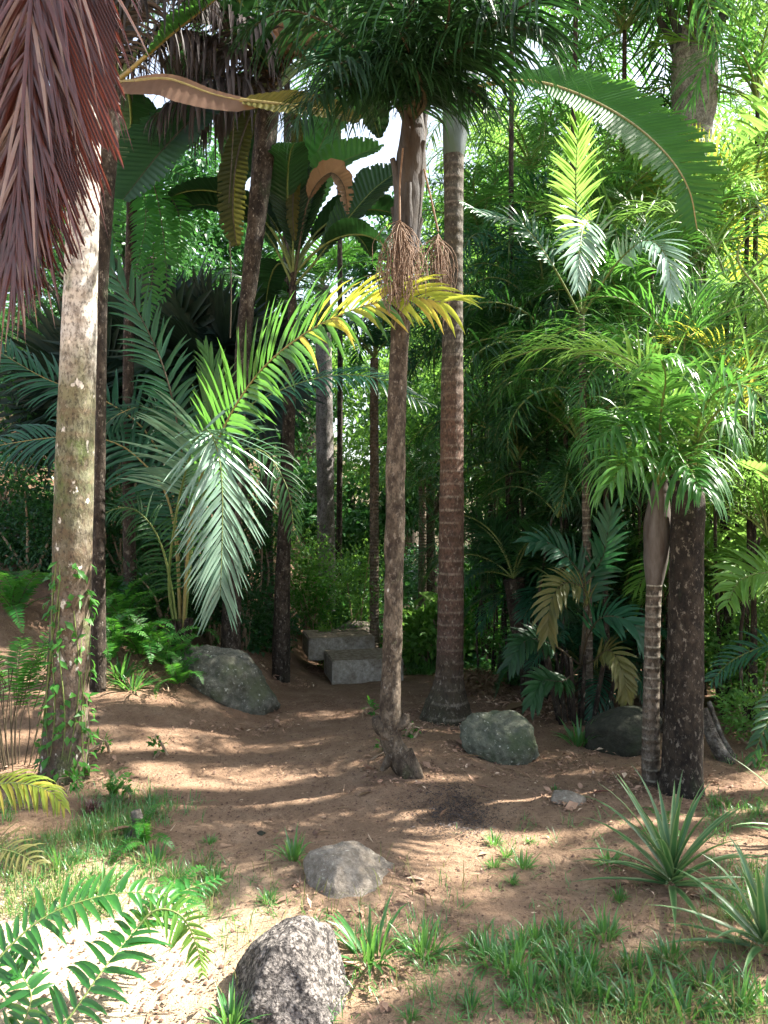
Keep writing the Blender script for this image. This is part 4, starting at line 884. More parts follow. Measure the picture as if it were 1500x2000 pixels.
# hero fronds of the low right palms
YB = 6.0; bB = gb(1130, 0, YB)
PB = thing('clump_palm', 'low palm with bronze-tinted divided fronds behind the mossy boulder', 'palm', bB, 'low palms of the thicket')
rB = (1130, py_of(bB[2], YB), YB); cB = (1135, 1300, YB)
mb = MB()
for k in range(14):
    a = k*2.4; q = A(math.cos(a), math.sin(a), 0)*.045*math.sqrt(k+.3); tube(mb, resample([bB+q-A(0, 0, .1), bB+q*1.5+A(0, 0, .25), bB+q*2+A(0, 0, .55)], 8), np.linspace(.02, .012, 8), 6, 0, .05, seed=k)
link('stems', mb.mesh('stems', 'bark_dark', bB), PB)
for pts, mt, L in (
    ([cB, (1150, 1200, YB-.1), (1140, 1150, YB-.3), (1100, 1140, YB-.5), (1075, 1180, YB-.6), (1070, 1235, YB-.6)], 'bronze', .22),
    ([cB, (1150, 1240, YB-.2), (1180, 1205, YB-.4), (1230, 1215, YB-.5), (1262, 1260, YB-.5)], 'teal', .24),
    ([cB, (1160, 1290, YB-.3), (1190, 1270, YB-.5), (1215, 1310, YB-.6), (1222, 1360, YB-.6)], 'bronze', .17),
    ([cB, (1140, 1150, YB), (1110, 1090, YB-.1), (1070, 1060, YB-.2), (1040, 1060, YB-.3)], 'teal', .24),
    ([cB, (1150, 1150, YB+.1), (1180, 1080, YB), (1190, 1010, YB)], 'teal', .24),
    ([cB, (1080, 1260, YB-.2), (1030, 1250, YB-.4), (1000, 1290, YB-.5)], 'deep', .2),
    ([cB, (1100, 1330, YB-.3), (1060, 1330, YB-.4), (1040, 1370, YB-.5)], 'deep', .18)):
    add_frond(PB, pts, n=20, L=L, W=.042, a0=62, a1=22, droop=.5, vee=5, start=.4, hint=(0, -.8, .6), K=4, mats=(mt, 'stalkd'), r0=.010, tipL=.8, baseL=.7, jit=.08)
YC = 6.1; bC = gb(1150, 0, YC)
PC = thing('young_palm', 'palm with one sunlit silvery open frond above the thicket, right of centre', 'palm', bC)
cC = (1135, 620, YC)
trunk(PC, [(1150, py_of(bC[2], YC), 10), (1145, 1000, 8), (1138, 750, 7), (1135, 610, 6)], YC, 'bark_slim', n=80, sides=12)
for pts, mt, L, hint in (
    ([cC, (1160, 520, YC-.2), (1160, 440, YC-.4), (1140, 440, YC-.6), (1132, 500, YC-.8), (1130, 560, YC-.9)], 'sunsheen', .30, (0, -.95, .3)),
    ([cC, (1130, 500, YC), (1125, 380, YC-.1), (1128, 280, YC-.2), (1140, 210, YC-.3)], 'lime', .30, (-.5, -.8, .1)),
    ([cC, (1200, 520, YC-.2), (1260, 470, YC-.5), (1300, 500, YC-.7), (1315, 580, YC-.8)], 'sunsheen', .26, (0, -.95, .3)),
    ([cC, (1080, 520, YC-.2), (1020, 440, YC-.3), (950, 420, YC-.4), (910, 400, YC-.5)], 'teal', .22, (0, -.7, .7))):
    add_frond(PC, pts, n=30, L=L, W=.032, a0=60, a1=20, droop=.4, vee=8, start=.35, hint=hint, K=4, mats=(mt, 'stalk'), r0=.011, jit=.08)
# right-edge pieces
YE = 4.6; bE = gb(1560, 0, YE)
PE = thing('young_palm', 'palm outside the frame edge reaching in with broad green leaves', 'palm', bE)
cE = (1600, 1100, YE)
for pts, fn, mt, kw in (
    ([cE, (1580, 1000, YE), (1520, 940, YE-.1), (1440, 900, YE-.2)], blade, 'lime', dict(width=.16, pleats=22, fold=.3, sweep=.5, start=.25, fray=.4, nu=100)),
    ([cE, (1560, 800, YE), (1500, 600, YE), (1440, 500, YE-.1), (1500, 420, YE-.2)], blade, 'mid', dict(width=.02, pleats=12, start=.9, nu=80, r0=.02)),
    ([cE, (1570, 1150, YE), (1520, 1120, YE-.1), (1450, 1130, YE-.1), (1420, 1180, YE-.2)], frond, 'lime', dict(n=30, L=.25, W=.03, droop=.6, hint=(0, -.7, .7), K=4)),
    ([cE, (1570, 1300, YE-.2), (1530, 1350, YE-.3), (1490, 1430, YE-.4), (1470, 1480, YE-.4)], frond, 'deep', dict(n=26, L=.18, W=.026, droop=.6, hint=(0, -.7, .7), K=4)),
    ([cE, (1570, 1250, YE+.3), (1500, 1260, YE+.5), (1430, 1290, YE+.6), (1390, 1330, YE+.6)], frond, 'teal', dict(n=30, L=.22, W=.02, droop=.6, hint=(0, -.7, .7), K=4)),
    ([cE, (1560, 980, YE+.4), (1510, 850, YE+.5), (1480, 800, YE+.5)], blade, 'teal', dict(width=.2, pleats=22, fold=.3, sweep=.5, start=.3, fray=.4, nu=100))):
    add_frond(PE, pts, name='leaf_blade' if fn is blade else 'frond', fn=fn, mats=(mt, 'stalk'), **kw)

# ------------------------------------------------------------------ left side: black-green fan palms, hill plants, backs
for i, (px, py, Y, L, lb) in enumerate([(330, 640, 8.6, 1.25, 'black-green fan palm in deep shade behind the bank'), (430, 640, 8.2, 1.0, 'dark fan palm just left of the leaning dark trunk'), (200, 700, 8.8, 1.2, 'dark fan palm behind the white trunk')]):
    b = gb(px, 0, Y); T = thing('fan_palm', lb, 'palm', b, 'dark fan palms on the bank')
    c = P(px, py+90, Y); pt = trunk_mesh(np.array([b, (b+c)/2, c]), A(.09, .07, .06), 'bark_dark', b, sides=14, n=60, rough=.1)
    link('trunk', pt, T)
    for k in range(15):
        a = k*2.4; el = math.radians(-25+k*7); d = A(math.cos(a)*math.cos(el), math.sin(a)*math.cos(el), math.sin(el)); q = c+d*.35*L
        link('fan_leaf', fan(q, d, A(0, -.3, 1) if k % 2 else A(0, -1, .4), .8*L, n=30, spread=115, W=.10, loc=b, petiole=c), T)
T9 = simple_tree(731, 9.2, 700, 9, 'bark_tan', 'thin tan ringed palm trunk behind the concrete steps')
crown(T9, P(731, 700, 9.2), 1.1, 11, 'feather', 'teal', 9, -20, 30)
T10 = simple_tree(640, 11.5, 560, 17, 'bark_pale', 'pale grey trunk seen in the bright gap at centre', leanx=-10, ring=0); T10['category'] = 'tree'; T10.name = 'pale_tree'
crown(T10, P(630, 560, 11.5), 1.2, 10, 'feather', 'mid', 10, -10, 40)
T11 = simple_tree(521, 9.0, 640, 12, 'bark_slim', 'grey-green trunk between the two darkest trunks'); crown(T11, P(521, 620, 9.), 1.2, 11, 'feather', 'deep', 11, -20, 30)
T13 = simple_tree(1045, 6.9, 1130, 22, 'bark_dark', 'short dark leaning palm trunk behind the mossy boulder', leanx=-42)
crown(T13, P(1003, 1130, 6.9), 1.0, 13, 'feather', 'deep', 13, -20, 35)
T14 = simple_tree(825, 10.5, 950, 8, 'bark_tan', 'far thin tan trunk between the central and ringed palms'); crown(T14, P(825, 950, 10.5), 1.1, 12, 'plume', 'deep', 14, -20, 35)
# banana-like bright leaf clump in the gap
def clump(px, Y, L, kind, mt, n, label, name, cat, seed, lo=10, hi=75, part='leaf_blade', group=None, pxy=None, z0=.0):
    b = gb(px, 0, Y) if pxy is None else G(px, pxy); T = thing(name, label, cat, b, group); crown(T, b+A(0, 0, z0), L, n, kind, mt, seed, lo, hi, part=part); return T
clump(850, 9.6, 1.0, 'paddle', 'lime', 8, 'banana-like plant with bright leaves between the two central trunks', 'banana_plant', 'plant', 21, 30, 80)
clump(1220, 7.6, .8, 'paddle', 'mid', 8, 'bright-leaved plant glowing behind the slim ringed trunk', 'banana_plant', 'plant', 22, 20, 80)

# broad-leaved shrubs
def bush(name, label, cat, c, rx, rz, n, leaf, mt, seed, group=None, stems=6, kids=10, slim=.45):
    r = np.random.default_rng(seed); T = thing(name, label, cat, c, group); loc = np.array(c); mb = MB()
    cc = nrm(r.normal(0, 1, (kids*3, 3)))*r.uniform(.3, 1, (kids*3, 1))*A(rx, rx, rz)+A(0, 0, rz*1.05)
    w = r.integers(0, len(cc), n); p = loc+cc[w]+r.normal(0, 1, (n, 3))*A(rx, rx, rz)*.17
    p[:, 2] = np.maximum(p[:, 2], ground(p[:, 0], p[:, 1])+.02)
    d = nrm(p-loc-A(0, 0, rz*.6))*.9+r.normal(0, .55, (n, 3)); up = nrm(A(0, 0, 1)+r.normal(0, .4, (n, 3)))
    diamonds(mb, p, d, up, leaf*r.uniform(.6, 1.3, n), leaf*slim*r.uniform(.7, 1.2, n))
    link('foliage', mb.mesh('foliage', mt, loc), T)
    mb = MB()
    for k in range(stems):
        e = loc+cc[k % len(cc)]; tube(mb, resample([loc-A(0, 0, .05)+r.normal(0, .03, 3)*A(1, 1, 0), loc*.5+e*.5+r.normal(0, .05, 3), e], 8), np.linspace(.012, .004, 8)*(1+rx), 5)
    link('stem', mb.mesh('stem', 'twig', loc), T); return T
B = [
 (1420, 1180, 7.0, .6, .8, 3000, .07, 'bright', 'tall sunlit bush right of the stout trunk'),
 (1480, 1290, 6.0, .4, .5, 2000, .06, 'bright', 'sunlit bush at the frame edge above the fallen root'),
 (1240, 1200, 6.9, .5, .7, 2200, .08, 'deep', 'dark bush filling the shade left of the slim ringed trunk'),
 (1060, 1150, 7.6, .5, .8, 2400, .08, 'deep', 'tall dark bush behind the mossy boulder'),
 (1160, 1050, 8.2, .8, 1.0, 3200, .09, 'deep', 'tallest dark bush deep in the thicket'),
 (950, 1130, 9.4, .6, .8, 2400, .08, 'fern', 'green bush right of the ringed trunk'),
 (1370, 1050, 8.4, .8, 1.1, 3200, .09, 'bright', 'tall bright bush far behind the stout trunk'),
 (330, 1250, 6.9, .35, .35, 1300, .06, 'deep', 'dark shrub at the foot of the sunlit hanging frond'),
 (420, 1200, 7.2, .4, .5, 1500, .07, 'deep', 'dark shrub behind the sunlit hanging frond'),
 (150, 1150, 7.6, .6, .55, 1800, .07, 'deep', 'dark shrub just right behind the white trunk'),
 (490, 1100, 8.6, .5, .8, 2000, .08, 'deep', 'tall dark shrub between the two dark trunks'),
 (380, 1000, 9.4, .8, .9, 2400, .09, 'deep', 'tall dark shrub higher on the bank'),
 (10, 1000, 9., .8, .9, 2400, .09, 'deep', 'tall dark shrub on the bank at the left edge'),
 (610, 1100, 9.9, .45, .55, 2600, .055, 'fern', 'airy fine-leaved shrub behind the steps'),
 (690, 1010, 9.4, .5, .75, 2600, .06, 'bright', 'tall fine-leaved shrub in front of the pale trunk'),
 (600, 930, 10., .6, .9, 2600, .06, 'bright', 'sunlit airy shrub left of the pale trunk'),
 (690, 1150, 9.9, .4, .4, 300, .2, 'broad', 'large-leaved plant beside the thin tan trunk'),
 (840, 1190, 9.4, .5, .35, 900, .11, 'bright', 'broad-leaved plant between the central and ringed trunks'),
 (940, 1190, 9.6, .6, .35, 1000, .11, 'bright', 'broad-leaved plant right of the ringed trunk'),
 (1000, 1230, 8.2, .4, .3, 1200, .05, 'fern', 'low bright shrub left of the dark leaning trunk'),
 (1440, 1330, 6.6, .6, .35, 2600, .06, 'fern', 'green bush behind the fallen root'),
 (1400, 1250, 8., .7, .5, 2600, .07, 'bright', 'sunlit bush behind the stout trunk'),
 (1490, 1420, 5.4, .3, .2, 1100, .05, 'bright', 'low bush at the frame edge above the fallen root'),
 (640, 1190, 8.9, .16, .3, 700, .05, 'lime', 'small plant with yellow-green drooping leaves over the upper step'),
 (60, 1130, 7.4, .7, .5, 2200, .07, 'deep', 'dark shrub on the bank at the frame edge'),
 (250, 1080, 8., .7, .6, 2400, .07, 'deep', 'dark shrub on the bank behind the white trunk'),
 (480, 1130, 7.6, .35, .4, 1200, .06, 'deep', 'dark shrub left of the darkest trunk'),
 (540, 1180, 8.2, .25, .35, 900, .06, 'deep', 'dark shrub left of the concrete steps'),
]
for i, (px, py, Y, rx, rz, n, lf, mt, lb) in enumerate(B):
    b = gb(px, 0, Y)
    bush('shrub', lb, 'shrub', b, rx, max(rz, .2), n, lf, mt, 200+i, group='shrubs of the undergrowth', slim=.6 if lf > .1 else .42)

# ferns
F = [
 (350, 1345, .42, 9, 'fern', 'low fern hiding the left corner of the sloping boulder'),
 (330, 1310, .5, 10, 'fern', 'fern drooping at the left side of the sloping boulder'),
 (275, 1290, .62, 11, 'fern', 'big dark fern on the bank right of the white trunk'),
 (245, 1235, .7, 11, 'fern', 'widest fern on the bank, under the left fronds'),
 (400, 1225, .5, 9, 'fern', 'fern behind the tip of the sunlit hanging frond'),
 (215, 1300, .62, 12, 'fern', 'dark green fern right of the white trunk foot'),
 (300, 1230, .6, 10, 'fern', 'arching fern on the bank behind the white trunk'),
 (365, 1262, .45, 9, 'fern', 'fern under the sunlit hanging frond'),
 (450, 1262, .42, 8, 'fern', 'small fern above the sloping boulder'),
 (215, 1180, .6, 10, 'fern', 'fern highest on the bank beside the white trunk'),
 (30, 1210, .7, 11, 'fern', 'fern on the bank at the frame edge'),
 (505, 1240, .4, 9, 'fern', 'little fern in the shade left of the darkest trunk'),
 (1300, 1640, .2, 5, 'fern', 'tiny fern beside the pineapple-like plant'),
 (285, 1660, .26, 8, 'fern', 'small bright fern beside the split log end'),
 (345, 1780, .22, 6, 'fern', 'small fern behind the foreground fern'),
 (220, 1560, .2, 7, 'fern', 'tiny fern right of the white trunk foot, in the grass'),
]
for i, (px, py, L, n, mt, lb) in enumerate(F):
    b = G(px, py); T = thing('fern', lb, 'fern', b, 'ferns'); crown(T, b+A(0, 0, .01), L, n, 'fern', mt, 300+i, 0, 45)
# fronds hanging from the tree behind (tree fern) at the left gap
Yt = 7.0; bt = gb(255, 0, Yt)
T = thing('tree_fern', 'slender tree fern hanging lacy fronds in the bright gap right of the white trunk', 'tree fern', bt)
link('trunk', trunk_mesh(np.array([bt, P(250, 800, Yt), P(258, 380, Yt)]), A(.06, .05, .05), 'bark_dark', bt, sides=12, n=60, rough=.1), T)
for pts in ([(258, 380, Yt), (300, 350, Yt-.1), (350, 420, Yt-.2), (345, 520, Yt-.2)], [(258, 380, Yt), (290, 340, Yt-.2), (315, 430, Yt-.3), (325, 560, Yt-.3), (300, 600, Yt-.3)], [(258, 380, Yt), (270, 340, Yt-.2), (285, 420, Yt-.3), (265, 540, Yt-.4)],
            [(258, 380, Yt), (300, 330, Yt+.2), (380, 360, Yt+.2), (400, 450, Yt+.2)], [(258, 380, Yt), (240, 330, Yt), (215, 400, Yt-.2), (230, 500, Yt-.3)], [(258, 380, Yt), (285, 400, Yt), (300, 500, Yt-.1), (285, 640, Yt-.1)]):
    add_frond(T, pts, n=34, L=.17, W=.035, a0=80, a1=60, droop=.5, vee=0, start=.15, hint=(0, -.8, .6), K=3, mats=('fern', 'stalkd'), r0=.006, tipL=.2)

# ------------------------------------------------------------------ foreground fern (left), edge fronds
YF = 2.55; bF = gb(-60, 0, 2.3)
PF = thing('sword_fern', 'large glossy fern arching over sunlit sand, nearest plant on the left', 'fern', bF)
fk = dict(W=.021, a0=80, a1=55, droop=.6, vee=8, K=6, fold=.35, mats=('fernd', 'stalk'), r0=.005, tipL=.25, baseL=.7, jit=.3, gaps=.04)
rF = (-60, 2060, 2.3)
add_frond(PF, [rF, (-70, 1980, 2.3), (0, 1870, 2.38), (90, 1790, 2.45), (200, 1750, 2.5), (300, 1745, 2.55), (370, 1775, 2.6)], n=34, L=.13, start=.15, hint=(.1, -.35, .9), **fk)
add_frond(PF, [rF, (40, 2080, 2.2), (125, 2000, 2.25), (205, 1890, 2.35), (280, 1800, 2.5), (350, 1745, 2.65), (425, 1715, 2.8)], n=36, L=.15, start=.12, hint=(-.1, -.4, .9), **fk)
add_frond(PF, [rF, (0, 2070, 2.25), (60, 1960, 2.3), (40, 1900, 2.35), (10, 1850, 2.45)], n=22, L=.10, start=.2, hint=(0, -.4, .9), **fk)
add_frond(PF, [(240, 1850, 2.45), (300, 1780, 2.5), (355, 1790, 2.5), (385, 1850, 2.5), (395, 1900, 2.5)], n=24, L=.09, start=.2, hint=(-.3, -.6, .7), **{**fk, 'mats': ('lime', 'stalk'), 'W': .012})
YG = 3.7; bG = gb(-60, 0, 3.6)
PG = thing('young_palm', 'seedling palm at the frame edge with drooping yellow-green fronds', 'palm', bG)
rG = (-70, py_of(bG[2], 3.6), 3.6)
add_frond(PG, [rG, (-60, 1560, 3.6), (-20, 1535, 3.6), (40, 1530, 3.6), (95, 1545, 3.55), (125, 1575, 3.5)], n=34, L=.17, W=.015, a0=65, a1=25, droop=1.5, vee=5, start=.2, hint=(0, -.5, .9), K=5, mats=('yellow', 'stalk'), r0=.006)
add_frond(PG, [rG, (-60, 1680, 3.3), (-20, 1660, 3.2), (30, 1665, 3.1), (75, 1690, 3.05)], n=30, L=.17, W=.014, a0=80, a1=50, droop=.9, vee=5, start=.15, hint=(0, -.6, .9), K=5, mats=('bronze', 'stalk'), r0=.006)['label'] = 'fading bronze frond'
# twiggy shrub at the left of the white trunk
b = G(30, 1500); T = thing('fern', 'leggy fern with bare dark stems left of the white trunk', 'fern', b, 'ferns')
mb = MB()
for k in range(26):
    a = R.uniform(0, 6.28); o_ = A(math.cos(a), math.sin(a)*.6, 0)*R.uniform(.05, .28)
    tube(mb, resample([b+o_*.6, b+o_+A(0, 0, .25), b+o_*1.4+A(R.normal(0, .05), 0, R.uniform(.35, .6))], 8), .0035, 4)
link('stems', mb.mesh('stems', 'stalkd', b), T)
for k in range(16):
    a = R.uniform(0, 6.28); o_ = A(math.cos(a), math.sin(a)*.6, 0); s = b+o_*R.uniform(.05, .25)+A(0, 0, R.uniform(.35, .55))
    link('frond', frond([s, s+o_*.12+A(0, 0, .22), s+o_*.28+A(0, 0, .30), s+o_*.42+A(0, 0, .22)], n=26, L=.08, W=.014, a0=82, a1=60, droop=.3, vee=0, start=.05, K=2, mats=('fern', 'stalkd'), r0=.003, tipL=.15, loc=b), T)

# ------------------------------------------------------------------ strap-leaf rosettes
def rosette(px, py, label, L, n, seed, lo=5, hi=78, W=.032):
    r = np.random.default_rng(seed); b = G(px, py)-A(0, 0, .03); T = thing('pineapple_plant', label, 'plant', b); mb_all = []
    prof = A(.7, 1, .95, .85, .7, .5, .25, .03)
    for k in range(n):
        mb = MB(); az = k*2.39996+r.uniform(-.2, .2); u = k/(n-1); el = math.radians(lo+(hi-lo)*u+r.uniform(-6, 6))
        d = A(math.cos(az)*math.cos(el), math.sin(az)*math.cos(el), math.sin(el))
        strips(mb, (b+A(0, 0, .03+.05*u)+d*.02)[None], d[None], A(0, 0, 1)+A(-math.cos(az), -math.sin(az), 0)*.5, L*(1.1-.35*abs(u-.55))*r.uniform(.85, 1.1), W, r.uniform(.5, 1.1)*(.45+.45*u), 7, .45, 0, prof, edge=.62)
        link('leaf', mb.mesh('leaf', ('strap', 'strape'), b), T)
    return T
rosette(1312, 1735, 'large rosette plant with long pale-edged strap leaves below the slim palm', .46, 38, 5)
rosette(1492, 1860, 'strap-leaved rosette plant cut by the right frame edge', .38, 28, 6)
rosette(1590, 1650, 'strap-leaved rosette reaching in from outside the right edge', .42, 16, 8)

# ------------------------------------------------------------------ grass tufts
TU = []
def tuft_proto(seed, n, L, W, sp, mt):
    r = np.random.default_rng(seed); mb = MB(); a = r.uniform(0, 6.28, n); el = np.radians(r.uniform(25, 88, n))
    d = np.stack([np.cos(a)*np.cos(el), np.sin(a)*np.cos(el), np.sin(el)], 1); rr = sp*np.sqrt(r.random(n)); b = np.stack([np.cos(a)*rr, np.sin(a)*rr, 0*a-.005], 1)
    strips(mb, b, d, nrm(A(0, 0, 1)-d*.3+1e-3), L*r.uniform(.5, 1.1, n), W, r.uniform(.3, 1.4, n), 4, .4, 0)
    return mb.mesh('grass_tuft', mt)
for i in range(4): TU.append(tuft_proto(i, 46, .13, .011, .05, 'grass'))
TT = [tuft_proto(10+i, 34, .165, .012, .04, 'grass') for i in range(2)]
tufts = [
 (573, 1680, .9, 1, 'tall-bladed grass tuft left of the pale flat-sided rock'),
 (722, 1880, 1.35, 1, 'largest grass tuft, right above the dark pitted rock'),
 (825, 1868, 1.0, 0, 'dense low grass tuft right of the largest tuft'),
 (966, 1650, .55, 0, 'uppermost small tuft on open soil below the mossy boulder'),
 (990, 1672, .5, 0, 'small tuft just below the uppermost one on open soil'),
 (965, 1695, .5, 0, 'left lower small tuft of the open-soil cluster'),
 (1020, 1698, .7, 0, 'bushiest small tuft of the open-soil cluster'),
 (1035, 1648, .35, 0, 'tiny tuft at the right of the open-soil cluster'),
 (1000, 1725, .4, 0, 'lowest tiny tuft of the open-soil cluster'),
 (1190, 1690, .75, 1, 'thin upright tuft left of the large rosette plant'),
 (1183, 1835, .85, 0, 'bright upright tuft below the large rosette plant'),
 (1095, 1822, .7, 0, 'tuft left of the bright upright tuft'),
 (1050, 1842, .7, 0, 'tuft at the upper edge of the grassy patch'),
 (925, 1850, .5, 0, 'tuft at the far left tip of the grassy patch'),
 (960, 1880, .9, 0, 'broad tuft at the left of the grassy patch'),
 (1000, 1900, .9, 0, 'tuft touching the broad left tuft of the grassy patch'),
 (1018, 1870, .8, 0, 'tuft behind the two left tufts of the grassy patch'),
 (1038, 1935, .8, 0, 'low tuft in front of the grassy patch'),
 (1095, 1895, .9, 0, 'tuft in the middle of the grassy patch'),
 (1140, 1900, 1.0, 0, 'thick tuft right of the middle of the grassy patch'),
 (1120, 1945, .9, 0, 'tuft low in the middle of the grassy patch'),
 (920, 1970, .5, 0, 'small tuft alone near the lower edge of the frame'),
 (1000, 1965, .5, 0, 'small round tuft right of the lone lower one'),
 (525, 1765, .55, 0, 'small yellowish tuft on bare soil above the dark pitted rock'),
 (410, 1650, .4, 0, 'little tuft on bare soil left of centre'),
 (302, 1690, .9, 0, 'bright tuft at the foot of the small bright fern'),
 (450, 2010, .8, 1, 'tuft at the lower frame edge left of the dark pitted rock'),
 (800, 1995, .4, 0, 'faint tuft at the lower frame edge right of the dark pitted rock'),
 (620, 1860, .35, 0, 'short tuft behind the dark pitted rock'),
 (1180, 1960, .85, 1, 'tall tuft in the lower right grass mass'),
 (1240, 1985, .95, 1, 'tall tuft at the lower frame edge, right grass mass'),
 (1290, 1950, .85, 1, 'tall tuft centred in the lower right grass mass'),
 (1340, 1990, .95, 1, 'tall tuft right of centre in the lower right grass mass'),
 (1380, 1930, .95, 1, 'tallest tuft below the right rosette plant'),
 (1440, 1980, .85, 1, 'tuft in the lower right corner of the frame'),
 (1490, 1960, .8, 1, 'tuft cut by the right frame edge near the corner'),
 (1310, 1880, .8, 0, 'short tuft between the two rosette plants'),
 (1240, 1900, .8, 0, 'short tuft above the lower right grass mass'),
 (1430, 1790, .6, 0, 'short tuft above the right rosette plant'),
 (175, 1640, .7, 0, 'tuft beside the pale fallen leaf'),
 (120, 1700, .8, 1, 'long-bladed tuft on the left below the white trunk'),
 (200, 1740, .9, 1, 'pale tuft behind the foreground fern'),
 (420, 1720, .6, 0, 'loose tuft right of the foreground fern tip'),
 (340, 1720, .7, 1, 'straggling tuft above the foreground fern tip'),
 (1085, 1545, .3, 0, 'tiny tuft beside the small angular stone'),
 (1210, 1760, .5, 0, 'tuft at the left foot of the large rosette plant'),
 (770, 1440, .4, 0, 'tiny tuft on the mossy foot of the central palm'),
 (1480, 1590, .5, 0, 'small tuft beside the fallen root'),
 (1405, 1575, .6, 0, 'tuft in front of the fallen root'),
]
for i, (px, py, s, tall, lb) in enumerate(tufts):
    b = G(px, py); o = link('grass_tuft', (TT if tall else TU)[i % (2 if tall else 4)], None, [float(q) for q in b])
    o.rotation_euler = (0, 0, i*1.7); o.scale = (s, s, s*R.uniform(.9, 1.1)); tag(o, lb, 'grass tuft', 'grass tufts on the soil')

# ------------------------------------------------------------------ stuff: sparse grass, litter, pebbles, undergrowth
def scatter_grass(name, label, regs, mt, seed, L=.06, W=.004):
    r = np.random.default_rng(seed); mb = MB()
    for (x0, y0, x1, y1, n, k) in regs:
        pts = []
        while len(pts) < n:
            px, py = r.uniform(x0, x1), r.uniform(y0, y1); q = G(px, py)
            if noise2(q[0]*3, q[1]*3, 33)+.35 > r.uniform(0, .6): pts.append(q)
        pts = np.array(pts); pts = np.repeat(pts, k, 0); m = len(pts); pts = pts+r.normal(0, .018, (m, 3))*A(1, 1, 0)
        pts[:, 2] = ground(pts[:, 0], pts[:, 1])
        a = r.uniform(0, 6.28, m); el = np.radians(r.uniform(15, 85, m))
        d = np.stack([np.cos(a)*np.cos(el), np.sin(a)*np.cos(el), np.sin(el)], 1)
        strips(mb, pts, d, nrm(A(0, 0, 1)-d*.3), L*r.uniform(.4, 1.6, m), W*r.uniform(.7, 1.4, m), r.uniform(.3, 1.6, m), 3, .3)
    o = link(name, mb.mesh(name, mt)); tag(o, label, 'grass', kind='stuff')
scatter_grass('grass', 'thin green grass scattered over the near soil and around the white trunk', [(0, 1560, 420, 1800, 420, 7), (150, 1540, 330, 1700, 140, 8), (1000, 1820, 1500, 2040, 170, 5), (600, 1780, 900, 2000, 60, 5),
    (380, 1640, 620, 1850, 50, 4), (860, 1600, 1250, 1800, 40, 4), (1380, 1480, 1500, 1800, 160, 7), (820, 1820, 1150, 2020, 110, 6)], 'grass', 1)
scatter_grass('dry_grass', 'dry straw-coloured grass lying among the green', [(0, 1600, 420, 1800, 200, 6), (1050, 1780, 1500, 2040, 220, 5), (450, 1680, 950, 2000, 90, 3)], 'dgrass', 2, .08, .0035)

def litter(name, label, cat, n, reg, mt, seed, size, kind='leaf'):
    r = np.random.default_rng(seed); mb = MB(); x0, x1, y0, y1 = reg
    x = r.uniform(x0, x1, n*2); y = r.uniform(y0, y1, n*2); keep = noise2(x*1.1, y*1.1, 44)+.5*noise2(x*4, y*4, 45) > r.uniform(-.9, .7, n*2); x, y = x[keep], y[keep]; m = len(x)
    z = ground(x, y)+.008; p = np.stack([x, y, z], 1); a = r.uniform(0, 6.28, m); d = np.stack([np.cos(a), np.sin(a), r.normal(0, .12, m)], 1)
    s = size*r.lognormal(0, .5, m)
    if kind == 'leaf': diamonds(mb, p, d, nrm(A(0, 0, 1)+r.normal(0, .35, (m, 3))), s, s*r.uniform(.2, .5, m), bend=.1)
    if kind == 'straw': strips(mb, p+A(0, 0, .004), d, A(0, 0, 1), s, s*.035+.0012, r.uniform(0, .1, m), 3, .1, curl=.3)
    if kind == 'crumb':
        s = s[:, None]; q = A(1, 1, 1)
        oct_ = np.array([(1, 0, 0), (0, 1, 0), (-1, 0, 0), (0, -1, 0), (0, 0, .8), (0, 0, -.5)], float)
        v = p[:, None]-A(0, 0, .004)+oct_[None]*s[:, None]*r.uniform(.6, 1.3, (m, 6, 1)); b = (np.arange(m)*6)[:, None]
        f = np.concatenate([b+np.array(t_) for t_ in ((0, 1, 4), (1, 2, 4), (2, 3, 4), (3, 0, 4))]); mb.add(v.reshape(-1, 3), f)
    o = link(name, mb.mesh(name, mt, smooth=False)); tag(o, label, cat, kind='stuff')
litter('leaf_litter', 'small brown leaf fragments scattered over the soil', 'leaf litter', 9000, (-3, 3.2, 2.2, 8), 'litter', 1, .014)
litter('soil_crumbs', 'dark crumbs and grit scattered over the soil', 'grit', 24000, (-2.6, 3.0, 2.1, 6.5), 'crumb', 2, .0035, 'crumb')
litter('straw', 'dry straws and thin twigs lying on the soil', 'straw', 900, (-2.6, 3.0, 2.2, 8), 'litter', 3, .07, 'straw')
def litter_patch(px0, py0, px1, py1, n, size, name, label, mt, seed, h=.0):
    r = np.random.default_rng(seed); c = (G((px0+px1)/2, (py0+py1)/2)); e = G(px1, (py0+py1)/2); f = G((px0+px1)/2, py1)
    sx, sy = abs(e[0]-c[0]), abs(f[1]-c[1]); p = r.normal(0, .45, (n, 2)); hh = h*np.exp(-(p**2).sum(1)*2)*r.random(n)
    x, y = c[0]+p[:, 0]*sx, c[1]+p[:, 1]*sy; pos = np.stack([x, y, ground(x, y)+.01+hh], 1); a = r.uniform(0, 6.28, n)
    mb = MB(); diamonds(mb, pos, np.stack([np.cos(a), np.sin(a), r.normal(0, .5 if h else .15, n)], 1), nrm(A(0, 0, 1)+r.normal(0, .5, (n, 3))), size*r.lognormal(0, .4, n), size*.35*r.uniform(.5, 1.4, n), bend=.2)
    o = link(name, mb.mesh(name, mt)); tag(o, label, 'leaf litter', kind='stuff')
litter_patch(790, 1530, 990, 1650, 3200, .014, 'litter_patch', 'dark patch of crumbled leaf litter on the open soil', 'darkdead', 5)
litter_patch(895, 1318, 990, 1365, 700, .07, 'leaf_pile', 'pile of dry brown leaves behind the ringed palm foot', 'dead', 6, .16)
